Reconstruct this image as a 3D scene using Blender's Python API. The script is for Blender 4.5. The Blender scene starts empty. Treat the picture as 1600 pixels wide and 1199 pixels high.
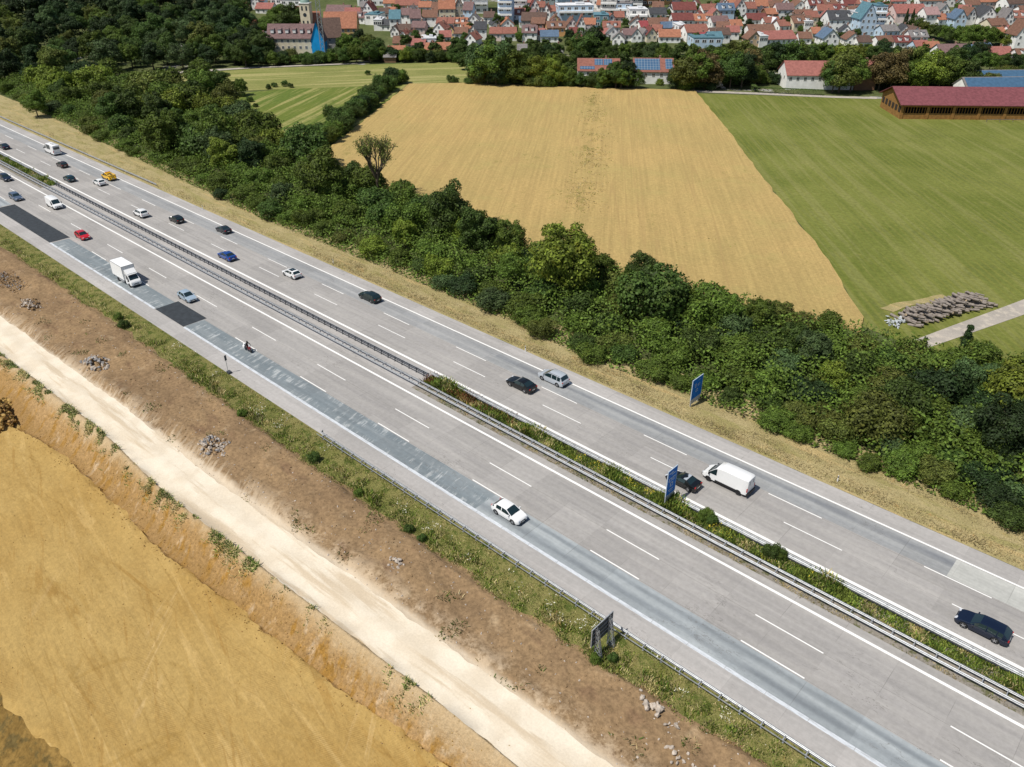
import bpy, bmesh, math, random
import numpy as np
from mathutils import Vector, Matrix, noise as mnoise

# ------------------------------------------------------------------ camera, light, exposure
SC = bpy.context.scene
COL = SC.collection
R = math.radians
CAMH = 60.2; FPX = 1240.0; PITCH = math.atan(751/FPX)
FW = (-.67933, .73383)          # camera heading on the ground (X runs along the motorway, Y across it)
RT = (.73383, .67933)
YAW0 = math.atan2(RT[1], RT[0])
cd = bpy.data.cameras.new('camera'); cam = bpy.data.objects.new('camera', cd); COL.objects.link(cam)
cam.location = (0, 0, CAMH); cam.rotation_euler = (math.pi/2-PITCH, 0, YAW0)
cd.sensor_fit = 'HORIZONTAL'; cd.sensor_width = 36; cd.lens = 36*FPX/1600; cd.clip_start = .5; cd.clip_end = 9000
SC.camera = cam
SC.view_settings.view_transform = 'Standard'; SC.view_settings.look = 'None'
SC.view_settings.exposure = 0.0; SC.view_settings.gamma = 1
SUN_EL = R(60)
sdir = Vector((-.26*math.cos(SUN_EL), -.966*math.cos(SUN_EL), math.sin(SUN_EL))).normalized()
W = bpy.data.worlds.new('World'); SC.world = W; W.use_nodes = True
wt = W.node_tree; wt.nodes.clear()
wo = wt.nodes.new('ShaderNodeOutputWorld'); wb = wt.nodes.new('ShaderNodeBackground'); ws = wt.nodes.new('ShaderNodeTexSky')
ws.sky_type = 'NISHITA'; ws.sun_disc = False; ws.sun_elevation = SUN_EL
ws.sun_rotation = math.atan2(sdir.x, sdir.y)
wb.inputs['Strength'].default_value = .080
wt.links.new(ws.outputs[0], wb.inputs[0]); wt.links.new(wb.outputs[0], wo.inputs[0])
sl = bpy.data.lights.new('sun', 'SUN'); sl.energy = 4.6; sl.angle = R(.5); sl.color = (1, .955, .88)
so = bpy.data.objects.new('sun', sl); COL.objects.link(so); so.rotation_euler = sdir.to_track_quat('Z', 'Y').to_euler()

rnd = random.Random(7)
# ------------------------------------------------------------------ terrain and picture-to-ground
def sm(a, b, x):
    t = min(1, max(0, (x-a)/(b-a))); return t*t*(3-2*t)
def nz(x, y, s, o=0): return mnoise.noise(Vector((x/s, y/s, o)))
def interp(pts, x):
    if x <= pts[0][0]: return pts[0][1]
    for (a, b), (c, d) in zip(pts, pts[1:]):
        if x <= c: return b+(d-b)*(x-a)/(c-a)
    return pts[-1][1]
TRK_U = [(-520, 24), (-150, 30.3), (-102, 31.9), (-84, 31.8), (-64, 32.8), (-40, 34), (-20, 34.8), (60, 36)]
TRK_L = [(-520, 19), (-134, 25.5), (-101, 27.1), (-82, 26.6), (-62, 27.6), (-34, 29.1), (60, 31)]
TOE = [(-520, 17), (-118, 19.5), (-110, 21.5), (-97, 22.6), (-76, 22.5), (-60, 23.9), (-46, 25), (-32, 26.6), (60, 29)]
VERGE = [(-520, 38), (-170, 42.1), (-125, 42.5), (-85, 41.9), (-38, 41.7), (-25, 42.4), (-12, 43.4), (60, 44)]
PIT = -3.5
def hill(x, y):
    F = x*FW[0]+y*FW[1]
    if F < 385: return 0
    if F < 415: t = (F-385)/30; return .09*15*t*t
    if F < 800: return 1.35+.09*(F-415)
    t = min(1, (F-800)/700); return 36+63*t*(1-t/2)
def Hw(x, y):
    """whole terrain"""
    if y > 46.26: return hill(x, y)
    tu, tl, toe, vg = interp(TRK_U, x), interp(TRK_L, x), interp(TOE, x), interp(VERGE, x)
    if y > vg: return -.35*sm(46.2, vg, y)
    if y > tu:
        h = -.35-.3*sm(vg, tu, y)
        k = sm(tu, tu+1.5, y)*sm(vg, vg-1, y)
        return h+k*(.50*nz(x, y, 7)+.34*nz(x, y, 2.4, 3)+.13*nz(x, y, .9, 5)+.30)
    if y > tl: return -.62+.04*nz(x, y, 3)+.05*math.cos((y-tl)/(tu-tl)*12)
    if y > toe:
        t = (tl-y)/(tl-toe)
        a = -.45+.25*math.exp(-((t-.08)/.08)**2)
        rill = .30*nz(x*1.0, y*.25, 1.5, 8)+.16*nz(x, y, .6, 2)+.5*nz(x, y, 7, 4)
        return a+(PIT-a)*sm(.12, 1, t)**.9+rill*sm(.1, .35, t)*sm(1.05, .75, t)
    d = toe-y
    h = PIT+.10*nz(x, y, 9, 1)+.035*nz(x, y, 1.2, 2)
    h += .45*math.exp(-(d/1.2)**2)*(.5+nz(x, y, 1.0, 6))-.07*math.exp(-((y-(interp(TOE, x)-6+1.5*math.sin(x/17)))/.22)**2)-.07*math.exp(-((y-(interp(TOE, x)-8.2+1.5*math.sin(x/17)))/.22)**2)-.05*math.exp(-((y-(interp(TOE, x)-12+2*math.sin(x/23+1)))/.25)**2)
    e = (x+69)*.128+3.2+.5*nz(x, y, 2.5, 9)
    if y < e: h -= 1.7*sm(e, e-2.6, y)+(.35*nz(x, y, 1.6, 2)+.2*nz(x, y, .6, 4))*sm(e, e-1, y)
    return h
def ray(px, py):
    a = (px-800)/FPX; b = (600-py)/FPX
    f = math.cos(PITCH)+b*math.sin(PITCH); z = -math.sin(PITCH)+b*math.cos(PITCH)
    return Vector((a*RT[0]+f*FW[0], a*RT[1]+f*FW[1], z))
def at(px, py, z=None):
    d = ray(px, py)
    if z is not None:
        t = (CAMH-z)/-d.z; return Vector((d.x*t, d.y*t, z))
    t = 30.0
    while t < 2500:
        if CAMH+d.z*t < Hw(d.x*t, d.y*t): break
        t += 2
    lo, hi = t-2, t
    for _ in range(14):
        m = (lo+hi)/2
        if CAMH+d.z*m < Hw(d.x*m, d.y*m): hi = m
        else: lo = m
    return Vector((d.x*lo, d.y*lo, Hw(d.x*lo, d.y*lo)))
def proj(x, y, z):
    r = x*RT[0]+y*RT[1]; f = x*FW[0]+y*FW[1]; h = z-CAMH
    dep = f*math.cos(PITCH)-h*math.sin(PITCH); up = f*math.sin(PITCH)+h*math.cos(PITCH)
    if dep < 1: return (-9999, -9999)
    return (800+FPX*r/dep, 600-FPX*up/dep)

# ------------------------------------------------------------------ materials
MATS = {}
class NT:
    def __init__(s, name, rough=.9, spec=.2):
        s.m = bpy.data.materials.new(name); s.m.use_nodes = True; s.t = s.m.node_tree; s.t.nodes.clear()
        s.out = s.n('ShaderNodeOutputMaterial'); s.b = s.n('ShaderNodeBsdfPrincipled')
        s.b.inputs['Roughness'].default_value = rough; s.b.inputs['Specular IOR Level'].default_value = spec
        s.l(s.b.outputs[0], s.out.inputs[0]); MATS[name] = s.m
        s._c = None
    def n(s, k, **kw):
        x = s.t.nodes.new(k)
        for a, v in kw.items(): setattr(x, a, v)
        return x
    def l(s, a, b): s.t.links.new(a, b)
    def coord(s, scale=(1, 1, 1), rot=0):
        c = s.n('ShaderNodeNewGeometry') if False else s.n('ShaderNodeTexCoord')
        m = s.n('ShaderNodeMapping'); m.inputs['Scale'].default_value = scale
        if rot:
            m0 = s.n('ShaderNodeMapping'); m0.inputs['Rotation'].default_value = (0, 0, rot)
            s.l(c.outputs['Object'], m0.inputs[0]); s.l(m0.outputs[0], m.inputs[0])
        else: s.l(c.outputs['Object'], m.inputs[0])
        return m.outputs[0]
    def noise(s, v, scale, detail=4, rough=.55, dist=0):
        x = s.n('ShaderNodeTexNoise'); x.inputs['Scale'].default_value = scale; x.inputs['Detail'].default_value = detail
        x.inputs['Roughness'].default_value = rough; x.inputs['Distortion'].default_value = dist
        s.l(v, x.inputs['Vector']); return x.outputs['Fac']
    def ramp(s, f, lo, hi, a=0, b=1):
        x = s.n('ShaderNodeMapRange'); x.interpolation_type = 'SMOOTHSTEP'
        for i, v in zip((1, 2, 3, 4), (lo, hi, a, b)): x.inputs[i].default_value = v
        s.l(f, x.inputs[0]); return x.outputs[0]
    def math(s, op, a, b=None):
        x = s.n('ShaderNodeMath', operation=op)
        for i, v in enumerate((a, b)):
            if v is None: continue
            if isinstance(v, (int, float)): x.inputs[i].default_value = v
            else: s.l(v, x.inputs[i])
        return x.outputs[0]
    def mix(s, f, a, b, mode='MIX'):
        x = s.n('ShaderNodeMix', data_type='RGBA', blend_type=mode)
        for i, v in ((0, f), (6, a), (7, b)):
            if isinstance(v, (int, float)): x.inputs[i].default_value = v
            elif isinstance(v, tuple): x.inputs[i].default_value = (*v[:3], 1)
            else: s.l(v, x.inputs[i])
        return x.outputs[2]
    def grey(s, f, lo, hi):
        x = s.n('ShaderNodeCombineColor'); r = s.ramp(f, .25, .75, lo, hi)
        for i in range(3): s.l(r, x.inputs[i])
        return x.outputs[0]
    def base(s, c):
        if isinstance(c, tuple): s.b.inputs['Base Color'].default_value = (*c, 1)
        else: s.l(c, s.b.inputs['Base Color'])
    def bump(s, h, strength, dist=.1):
        x = s.n('ShaderNodeBump'); x.inputs['Strength'].default_value = strength; x.inputs['Distance'].default_value = dist
        s.l(h, x.inputs['Height']); s.l(x.outputs[0], s.b.inputs['Normal'])

def plain(name, col, rough=.6, metal=0, spec=.5, coat=0, var=.12, vs=3.0):
    if name in MATS: return MATS[name]
    s = NT(name, rough, spec); s.b.inputs['Metallic'].default_value = metal
    s.b.inputs['Coat Weight'].default_value = coat; s.b.inputs['Coat Roughness'].default_value = .05
    if var: s.base(s.mix(1.0, col, s.grey(s.noise(s.coord(), vs, 4), 1-var, 1+var), 'MULTIPLY'))
    else: s.base(col)
    return s.m

def soil(name, c1, c2, c3, s1=.12, s2=.6, lo=.5, hi=.62, rot=0, st=(1, 1, 1), bump=.5, fine=.22, fs=4, streak=None, bd=.12):
    s = NT(name, .95, .1)
    v = s.coord(); vr = s.coord(st, rot)
    c = s.mix(s.ramp(s.noise(v, s1, 5), .35, .65), c1, c2)
    c = s.mix(s.ramp(s.noise(vr, s2, 6, .62), lo, hi), c, c3)
    if streak:
        col, ss, sst, slo, shi, srot = streak
        c = s.mix(s.ramp(s.noise(s.coord(sst, srot), ss, 4), slo, shi), c, col)
    f = s.noise(v, fs, 7, .7)
    c = s.mix(1.0, c, s.grey(f, 1-fine, 1+fine), 'MULTIPLY')
    s.base(c)
    if bump: s.bump(s.math('ADD', s.noise(v, fs*.6, 6, .7), s.math('MULTIPLY', s.noise(vr, s2*1.5, 5), 1.5)), bump, bd)
    return s

def concrete(name, c1, c2, blue=None, worn=False, joints=True, tracks=None, trackcol=None, lanes=()):
    s = NT(name, .85, .25)
    v = s.coord()
    c = s.mix(s.ramp(s.noise(s.coord((.06, .5, 1)), 1.0, 5), .35, .65), c1, c2)
    if worn:   # scraped lane: pale scratches running across
        w = s.noise(s.coord((1.3, .22, 1), R(-14)), 1.1, 8, .72)
        area = s.ramp(s.noise(s.coord((.14, .6, 1)), .9, 3), .40, .54)
        c = s.mix(s.math('MULTIPLY', s.ramp(w, .50, .62), area), c, worn)
    sep = s.n('ShaderNodeSeparateXYZ'); s.l(v, sep.inputs[0])
    if tracks:
        wob = s.math('MULTIPLY', s.math('SUBTRACT', s.noise(s.coord((.15, .8, 1)), 1, 5), .5), .7)
        tot = None
        for y0, w, k in tracks:
            g = s.math('ABSOLUTE', s.math('ADD', s.math('SUBTRACT', sep.outputs[1], y0), wob))
            g = s.math('MULTIPLY', s.ramp(g, w, 0.05, 0, 1), k)
            tot = g if tot is None else s.math('MAXIMUM', tot, g)
        tot = s.math('MULTIPLY', tot, s.ramp(s.noise(s.coord((.10, .4, 1)), 1, 5), .3, .6, .45, 1))
        c = s.mix(tot, c, trackcol)
    cr = s.math('ABSOLUTE', s.math('SUBTRACT', s.noise(s.coord((.35, 1, 1)), .22, 6, .62), .5)); c = s.mix(s.math('MULTIPLY', s.ramp(cr, .0035, .0012), s.ramp(s.noise(v, .07, 3), .50, .60, 0, .55)), c, (.13, .12, .11))
    # fine mottling, dark pits
    c = s.mix(1.0, c, s.grey(s.noise(v, 1.7, 8, .7), .90, 1.09), 'MULTIPLY')
    c = s.mix(1.0, c, s.grey(s.noise(s.coord((.03, 2.2, 1)), 1, 4), .93, 1.06), 'MULTIPLY')
    c = s.mix(s.ramp(s.noise(v, .9, 8, .8), .70, .76, 0, .35), c, (.16, .15, .14))
    if joints:
        q = s.math('DIVIDE', s.math('ADD', sep.outputs[0], 2.1), 5.27)
        idx = s.math('FLOOR', q)
        wn = s.n('ShaderNodeTexWhiteNoise'); cb = s.n('ShaderNodeCombineXYZ')
        s.l(idx, cb.inputs[0]); s.l(s.math('FLOOR', s.math('DIVIDE', sep.outputs[1], 3.85)), cb.inputs[1]); s.l(cb.outputs[0], wn.inputs['Vector'])
        c = s.mix(1.0, c, s.grey(wn.outputs[0], .95, 1.045), 'MULTIPLY')
        fr = s.math('ABSOLUTE', s.math('SUBTRACT', s.math('FRACT', q), .5))
        j = s.math('GREATER_THAN', fr, .4945)
        j = s.math('MULTIPLY', j, s.ramp(s.noise(s.coord((.10, .16, 1)), 1, 3), .45, .66, .02, .42))
        for y0 in lanes:
            k = s.math('LESS_THAN', s.math('ABSOLUTE', s.math('SUBTRACT', sep.outputs[1], y0)), .02)
            j = s.math('MAXIMUM', j, s.math('MULTIPLY', k, .45))
        c = s.mix(j, c, (.10, .095, .09))
    s.base(c); s.bump(s.noise(v, 9, 5, .7), .12, .02)
    return s.m

def leafmat(name, c, var=.35, tr=.20):
    s = NT(name, .65, .25)
    oi = s.n('ShaderNodeObjectInfo'); g = s.n('ShaderNodeNewGeometry')
    hs = s.n('ShaderNodeHueSaturation'); hs.inputs['Color'].default_value = (*c, 1)
    s.l(s.ramp(oi.outputs['Random'], 0, 1, .488, .508), hs.inputs['Hue'])
    s.l(s.ramp(oi.outputs['Random'], 0, 1, .8, 1.25), hs.inputs['Value'])
    cl = s.noise(s.coord(), .55, 3)
    k = s.mix(1.0, hs.outputs[0], s.grey(cl, .68, 1.38), 'MULTIPLY')
    k = s.mix(1.0, k, s.grey(s.ramp(g.outputs['Random Per Island'], 0, 1, .25, .75), 1-var, 1+var*1.3), 'MULTIPLY')
    yel = s.ramp(s.noise(s.coord(), .9, 2), .55, .75, 0, .45)
    k = s.mix(yel, k, (c[0]*1.9, c[1]*1.35, c[2]*.9))
    s.base(k)
    t = s.n('ShaderNodeBsdfTranslucent'); s.l(k, t.inputs[0]); mx = s.n('ShaderNodeMixShader'); mx.inputs[0].default_value = tr
    s.l(s.b.outputs[0], mx.inputs[1]); s.l(t.outputs[0], mx.inputs[2]); s.l(mx.outputs[0], s.out.inputs[0])
    return s.m

M = {}
M['conc'] = concrete('road_concrete', (.362, .344, .322), (.316, .301, .284), tracks=[(54.3, .8, .35), (56.0, .8, .35), (58.1, .8, .3), (59.8, .8, .3), (69.0, .8, .3), (70.7, .8, .3), (72.7, .8, .4), (74.3, .8, .4)], trackcol=(.275, .262, .255), lanes=(53.0, 56.9, 71.5, 75.1))
M['shoulder'] = concrete('shoulder_concrete', (.40, .38, .36), (.355, .338, .32))
M['worn'] = concrete('scraped_lane', (.17, .20, .215), (.215, .24, .25), worn=(.38, .40, .40))
M['wheel'] = concrete('tracked_lane', (.36, .385, .39), (.29, .315, .325), tracks=[(50.5, .9, .85), (52.1, .6, .75)], trackcol=(.175, .195, .21))
M['farlane'] = concrete('tracked_far_lane', (.32, .325, .32), (.27, .275, .275), tracks=[(77.55, .8, .8), (76.1, .6, .25)], trackcol=(.165, .175, .19))
M['slab'] = concrete('new_slab', (.47, .47, .435), (.42, .42, .39))
M['asph'] = plain('fresh_asphalt', (.028, .034, .040), .85, var=.25, vs=1.2)
def paint_mat():
    s = NT('road_paint', .6, .3)
    w = s.noise(s.coord((1, 3, 1)), 2.2, 7, .75)
    s.base(s.mix(s.ramp(w, .55, .72, 0, .6), (.80, .79, .76), (.42, .40, .38))); return s.m
M['paint'] = paint_mat()
def paint2():
    s = NT('faded_paint', .7, .3)
    w = s.noise(s.coord((.5, 3, 1)), 1.6, 7, .75)
    s.base(s.mix(s.ramp(w, .42, .68, 0, .8), (.60, .63, .66), (.34, .35, .36))); return s.m
M['paint2'] = paint2()

M['grass'] = soil('meadow_grass', (.085, .115, .022), (.13, .15, .035), (.19, .18, .06), bump=.3).m
M['verge'] = soil('verge_grass', (.15, .15, .045), (.20, .18, .065), (.08, .10, .022), s1=.25, s2=.7, bump=.8, fine=.35, fs=6).m
M['dry'] = soil('dry_verge', (.37, .305, .155), (.31, .26, .12), (.28, .245, .10), s1=.2, s2=.55, st=(.25, 1, 1), bump=.8, fine=.3, fs=6, streak=((.42, .32, .15), .9, (.1, 1, 1), .55, .7, 0)).m
def soil_mat():
    s = soil('brown_soil', (.275, .183, .098), (.215, .142, .078), (.36, .26, .155), s1=.10, s2=.35, lo=.55, hi=.75, bump=.9, fine=.32, fs=2.2, streak=((.19, .12, .068), .45, (.4, 1, 1), .56, .72, R(12)))
    cur = s.b.inputs['Base Color'].links[0].from_socket; sep = s.n('ShaderNodeSeparateXYZ'); s.l(s.coord(), sep.inputs[0])
    d = s.math('SUBTRACT', sep.outputs[1], s.math('ADD', s.math('MULTIPLY', sep.outputs[0], .037), 35.6))     # metres from the gravel track
    rak = s.noise(s.coord((2.4, .25, 1), R(-35)), .9, 5, .7)                                                    # raked pale ribs, left part only
    left = s.ramp(sep.outputs[0], -62, -80)
    blot = s.noise(s.coord((1, 1, 1)), .55, 8, .74)
    q = s.math('ADD', s.math('MULTIPLY', rak, left), s.math('MULTIPLY', blot, s.math('SUBTRACT', 1.0, left)))
    k = s.math('MULTIPLY', s.ramp(d, 3.6, -.6), s.ramp(s.math('ADD', q, s.math('MULTIPLY', s.noise(s.coord(), .12, 3), .5)), .66, .86, 0, .85))
    c = s.mix(k, cur, (.54, .43, .30))
    c = s.mix(s.ramp(s.math('ADD', d, s.math('MULTIPLY', blot, 2.2)), 1.9, .9, 0, .9), c, (.60, .50, .37)); s.base(c); return s.m
M['soil'] = soil_mat()
M['track'] = soil('pale_gravel', (.64, .55, .42), (.72, .64, .51), (.56, .46, .33), s1=.3, s2=.5, st=(.12, 1.2, 1), bump=.25, fine=.08, fs=5, rot=R(-1.5), bd=.03).m
M['bank'] = soil('clay_bank', (.37, .235, .105), (.32, .195, .075), (.50, .37, .23), s1=.10, s2=.45, lo=.55, hi=.70, st=(1.6, .35, 1), bump=1, fine=.3, fs=3, streak=((.31, .17, .04), .5, (1.8, .3, 1), .5, .64, R(-12)), bd=.2).m
def pit_mat():
    s = NT('clay_floor', .95, .1); v = s.coord()
    c = s.mix(s.ramp(s.noise(v, .06, 5), .35, .65), (.372, .238, .076), (.418, .282, .100))
    for a, sc, st, lo, hi, col, k in ((R(9), .5, (.10, 1.1, 1), .54, .66, (.50, .345, .135), .75), (R(-4), .35, (.14, 1.0, 1), .56, .70, (.29, .170, .045), .8), (R(48), .5, (.10, 1, 1), .60, .70, (.55, .39, .18), .5),
                                (R(20), 1.0, (.12, 1.3, 1), .56, .66, (.33, .195, .055), .6)):
        c = s.mix(s.ramp(s.noise(s.coord(st, a), sc, 7, .66, .6), lo, hi, 0, k), c, col)
    # tread ribs of the crawler tracks, in broken patches
    w = s.n('ShaderNodeTexWave', wave_type='BANDS', bands_direction='X'); w.inputs['Scale'].default_value = 1.5; w.inputs['Distortion'].default_value = 3; w.inputs['Detail'].default_value = 3; w.inputs['Detail Scale'].default_value = .6
    s.l(s.coord((1, .15, 1), R(25)), w.inputs['Vector'])
    area = s.ramp(s.noise(s.coord((.4, 1, 1), R(8)), .30, 5, .6), .45, .62)
    c = s.mix(s.math('MULTIPLY', s.math('MULTIPLY', w.outputs['Fac'], area), .45), c, (.27, .16, .045))
    for a, st, wd, kk in ((R(7), (.012, .22, 1), .010, .55), (R(-9), (.02, .30, 1), .010, .45), (R(62), (.02, .12, 1), .006, .22)):
        g = s.math('ABSOLUTE', s.math('SUBTRACT', s.noise(s.coord(st, a), 1.0, 2, .5), .5)); g2 = s.ramp(g, wd, wd*.35)
        c = s.mix(s.math('MULTIPLY', g2, s.ramp(s.noise(v, .13, 4), .45, .62, 0, kk*.6)), c, (.27, .165, .045))
    # curved wheel ruts
    for cx, cy, R0 in ((-75, 2, 9.5), (-75, 2, 11.2), (-58, 9, 7), (-40, 6, 12), (-40, 6, 13.8)):
        sub = s.n('ShaderNodeVectorMath', operation='DISTANCE'); s.l(v, sub.inputs[0]); sub.inputs[1].default_value = (cx, cy, PIT)
        g = s.math('ABSOLUTE', s.math('SUBTRACT', s.math('ADD', sub.outputs['Value'], s.math('MULTIPLY', s.noise(v, .25, 3), 1.2)), R0+.6))
        k = s.math('MULTIPLY', s.ramp(g, .38, .12), s.ramp(s.noise(v, .16, 4), .48, .62, 0, .4)); c = s.mix(k, c, (.30, .185, .05))
    c = s.mix(1.0, c, s.grey(s.noise(v, 2.2, 8, .78), .84, 1.15), 'MULTIPLY')
    s.base(c); s.bump(s.math('ADD', s.noise(v, 1.6, 7, .72), s.math('MULTIPLY', s.noise(s.coord((.2, 1.4, 1), R(6)), .7, 5), 1.2)), .75, .14); return s.m
M['pit'] = pit_mat()
def bank_mat():
    m = M['bank']; s = NT.__new__(NT); s.m = m; s.t = m.node_tree; s.b = [n for n in s.t.nodes if n.type == 'BSDF_PRINCIPLED'][0]
    cur = s.b.inputs['Base Color'].links[0].from_socket; sep = s.n('ShaderNodeSeparateXYZ'); s.l(s.coord(), sep.inputs[0])
    d = s.math('SUBTRACT', s.math('ADD', s.math('MULTIPLY', sep.outputs[0], .03), 30.0), sep.outputs[1]); nn = s.noise(s.coord((1.2, .5, 1)), .8, 7, .7)
    dn = s.math('ADD', d, s.math('MULTIPLY', s.math('SUBTRACT', nn, .5), 2.5))
    c = s.mix(s.ramp(dn, 2.4, .6, 0, .75), cur, (.50, .385, .235)); c = s.mix(s.ramp(dn, 3.0, 4.2, 0, .55), c, (.26, .155, .055))
    s.base(s.mix(1.0, c, s.grey(s.noise(s.coord(), 4, 8, .8), .8, 1.18), 'MULTIPLY'))
bank_mat()
M['ditch'] = soil('dark_clay', (.17, .105, .03), (.24, .15, .045), (.12, .085, .03), s1=.3, s2=.8, bump=1, fine=.35, fs=2).m
M['gravel'] = soil('median_gravel', (.27, .24, .20), (.22, .20, .17), (.12, .12, .06), s1=.4, s2=1.2, bump=.6, fine=.3, fs=5).m
WDIR = math.atan2(139.3-246.4, -108.1+187.6)       # drill rows of the wheat
def wheat():
    s = NT('ripe_wheat', .9, .15)
    v = s.coord()
    c = s.mix(s.ramp(s.noise(v, .03, 4), .35, .65), (.445, .312, .122), (.40, .295, .113))
    row = s.coord((.04, 1.6, 1), -WDIR)
    c = s.mix(1.0, c, s.grey(s.noise(row, 1, 3), .90, 1.1), 'MULTIPLY')
    c = s.mix(1.0, c, s.grey(s.noise(v, 1.6, 8, .8), .78, 1.2), 'MULTIPLY')
    gx = s.n('ShaderNodeSeparateXYZ'); s.l(s.coord((1, 1, 1), -WDIR), gx.inputs[0])
    tl = s.ramp(s.math('ABSOLUTE', s.math('SUBTRACT', s.noise(s.coord((.004, .16, 1), -WDIR), 1, 1), .5)), .012, .004); c = s.mix(s.math('MULTIPLY', tl, .35), c, (.36, .24, .10))
    c = s.mix(s.ramp(s.noise(v, .09, 6, .7), .5, .75, 0, .5), c, (.40, .33, .12))
    # green weeds: thicker along one line through the middle and in loose patches
    y0 = -(-187.6)*math.sin(WDIR)+246.4*math.cos(WDIR)
    near = s.ramp(s.math('ABSOLUTE', s.math('SUBTRACT', gx.outputs[1], y0)), 4, 0, 0, .12)
    patch = s.ramp(s.noise(v, .045, 3), .50, .68, 0, .12)
    w = s.math('ADD', s.noise(s.coord((.5, .9, 1), -WDIR), .55, 8, .78), s.math('ADD', near, patch))
    c = s.mix(s.ramp(w, .66, .73, 0, .6), c, (.24, .20, .06))
    s.base(c); s.bump(s.noise(v, 2.5, 6, .8), .7, .3); return s.m
M['wheat'] = wheat()
def meadow(name, c1, c2, c3, ang, per, k=.5, patch=True):
    s = NT(name, .95, .15)
    v = s.coord()
    c = s.mix(s.ramp(s.noise(v, .035, 5), .35, .65), c1, c2)
    g = s.coord((.010, 1.0/per, 1), -ang)
    c = s.mix(s.ramp(s.noise(g, 1.0, 3, .6), .50, .60, 0, k), c, c3)
    c = s.mix(s.ramp(s.noise(g, 1.7, 2, .5), .55, .65, 0, .25), c, (c1[0]*.75, c1[1]*.8, c1[2]*.8))
    g2 = s.coord((.05, 3.2/per, 1), -ang)
    c = s.mix(s.ramp(s.noise(g2, 1.0, 5, .65), .52, .66, 0, k*.8), c, c3)
    if patch:
        c = s.mix(s.ramp(s.noise(v, .10, 8, .75), .54, .72, 0, .7), c, (.24, .225, .08)); c = s.mix(s.ramp(s.noise(v, .05, 6, .7), .52, .66, 0, .5), c, (c1[0]*.72, c1[1]*.78, c1[2]*.8))
        w = s.n('ShaderNodeTexWave', wave_type='BANDS', bands_direction='Y'); w.inputs['Scale'].default_value = .31/per*2; w.inputs['Distortion'].default_value = .35; w.inputs['Detail'].default_value = 2; s.l(s.coord((.02, 1, 1), -ang), w.inputs['Vector'])
        c = s.mix(s.math('MULTIPLY', s.ramp(w.outputs['Fac'], .55, .95), s.ramp(s.noise(v, .05, 5, .7), .35, .65, .1, .6)), c, (c1[0]*1.45, c1[1]*1.25, c1[2]*1.4))
    c = s.mix(1.0, c, s.grey(s.noise(v, 1.1, 8, .75), .76, 1.22), 'MULTIPLY')
    s.base(c); s.bump(s.noise(v, 1.5, 6, .7), .4, .2); return s.m
MR = math.atan2(156.6-282.4, -31.3+140.3)
_a, _b = at(395, 200, 0), at(520, 140, 0); ML2 = math.atan2(_b.y-_a.y, _b.x-_a.x)
M['meadow_r'] = meadow('mown_meadow', (.120, .142, .026), (.168, .182, .042), (.205, .205, .065), MR, 3.0, .6)
M['meadow_l'] = meadow('striped_meadow', (.095, .14, .024), (.125, .155, .028), (.30, .275, .10), ML2, 4, .9)
M['meadow_b'] = meadow('pale_meadow', (.17, .19, .05), (.22, .22, .07), (.33, .30, .12), R(56), 5, .9)
M['lane_grey'] = soil('farm_lane', (.40, .36, .31), (.34, .31, .27), (.46, .41, .34), bump=.1, fine=.1).m
M['townground'] = soil('town_ground', (.07, .09, .03), (.11, .12, .05), (.30, .29, .27), s1=.05, s2=.05, lo=.60, hi=.64, bump=0, fine=.25, fs=.5).m
M['steel'] = plain('galvanised_steel', (.36, .375, .39), .5, .3, var=.2)
M['steeld'] = plain('dark_steel', (.065, .072, .085), .55, .2, var=.2)  # darker tone of the steel
M['black'] = plain('black_plastic', (.012, .012, .013), .55, var=0)
M['rubber'] = plain('tyre_rubber', (.018, .018, .019), .8, var=0)
M['alloy'] = plain('alloy_rim', (.55, .56, .58), .3, .8, var=0)
M['alloyd'] = plain('dark_rim', (.06, .06, .065), .35, .7, var=0)
M['glass'] = plain('car_glass', (.012, .026, .030), .03, 0, .9, var=0)
M['lampw'] = plain('headlight_lens', (.65, .67, .70), .12, .2, var=0)
M['lampr'] = plain('tail_lens', (.42, .012, .012), .15, 0, var=0)
M['plate'] = plain('number_plate', (.72, .72, .70), .4, var=0)
M['white'] = plain('white_plastic', (.80, .80, .79), .45, var=.04)
M['wood'] = plain('grey_wood', (.21, .18, .155), .85, var=.35, vs=1.5)
M['woodend'] = plain('cut_wood_end', (.50, .38, .25), .85, var=.3, vs=2)
M['bark'] = plain('bark', (.10, .075, .05), .9, var=.3, vs=5)
M['stone'] = plain('rubble_stone', (.42, .36, .30), .9, var=.3, vs=1.5)
M['stoneg'] = plain('grey_rubble', (.25, .24, .235), .9, var=.35, vs=1.5)
M['tarp'] = plain('white_tarp', (.46, .49, .51), .6, var=.1)
LM = [leafmat('leaf_dark', (.055, .094, .018)), leafmat('leaf_mid', (.084, .130, .019)), leafmat('leaf_fresh', (.135, .178, .022)),
      leafmat('leaf_olive', (.100, .122, .024)), leafmat('leaf_blue', (.066, .108, .036)), leafmat('leaf_brown', (.13, .105, .038)),
      leafmat('leaf_deep', (.026, .050, .014))]
LNAME = ['dark', 'green', 'bright', 'olive', 'bluish', 'brownish', 'blackish']
M['tuft'] = leafmat('tuft_green', (.155, .185, .035), .5)
M['tuftd'] = leafmat('tuft_dark', (.075, .125, .02), .5)
M['tufty'] = leafmat('tuft_straw', (.40, .335, .165), .3)
M['tuftr'] = leafmat('tuft_rust', (.16, .075, .03), .4)
M['flower'] = plain('flower_white', (.75, .72, .6), .8, var=0)
M['flowery'] = plain('flower_yellow', (.48, .40, .03), .8, var=0)

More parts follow.
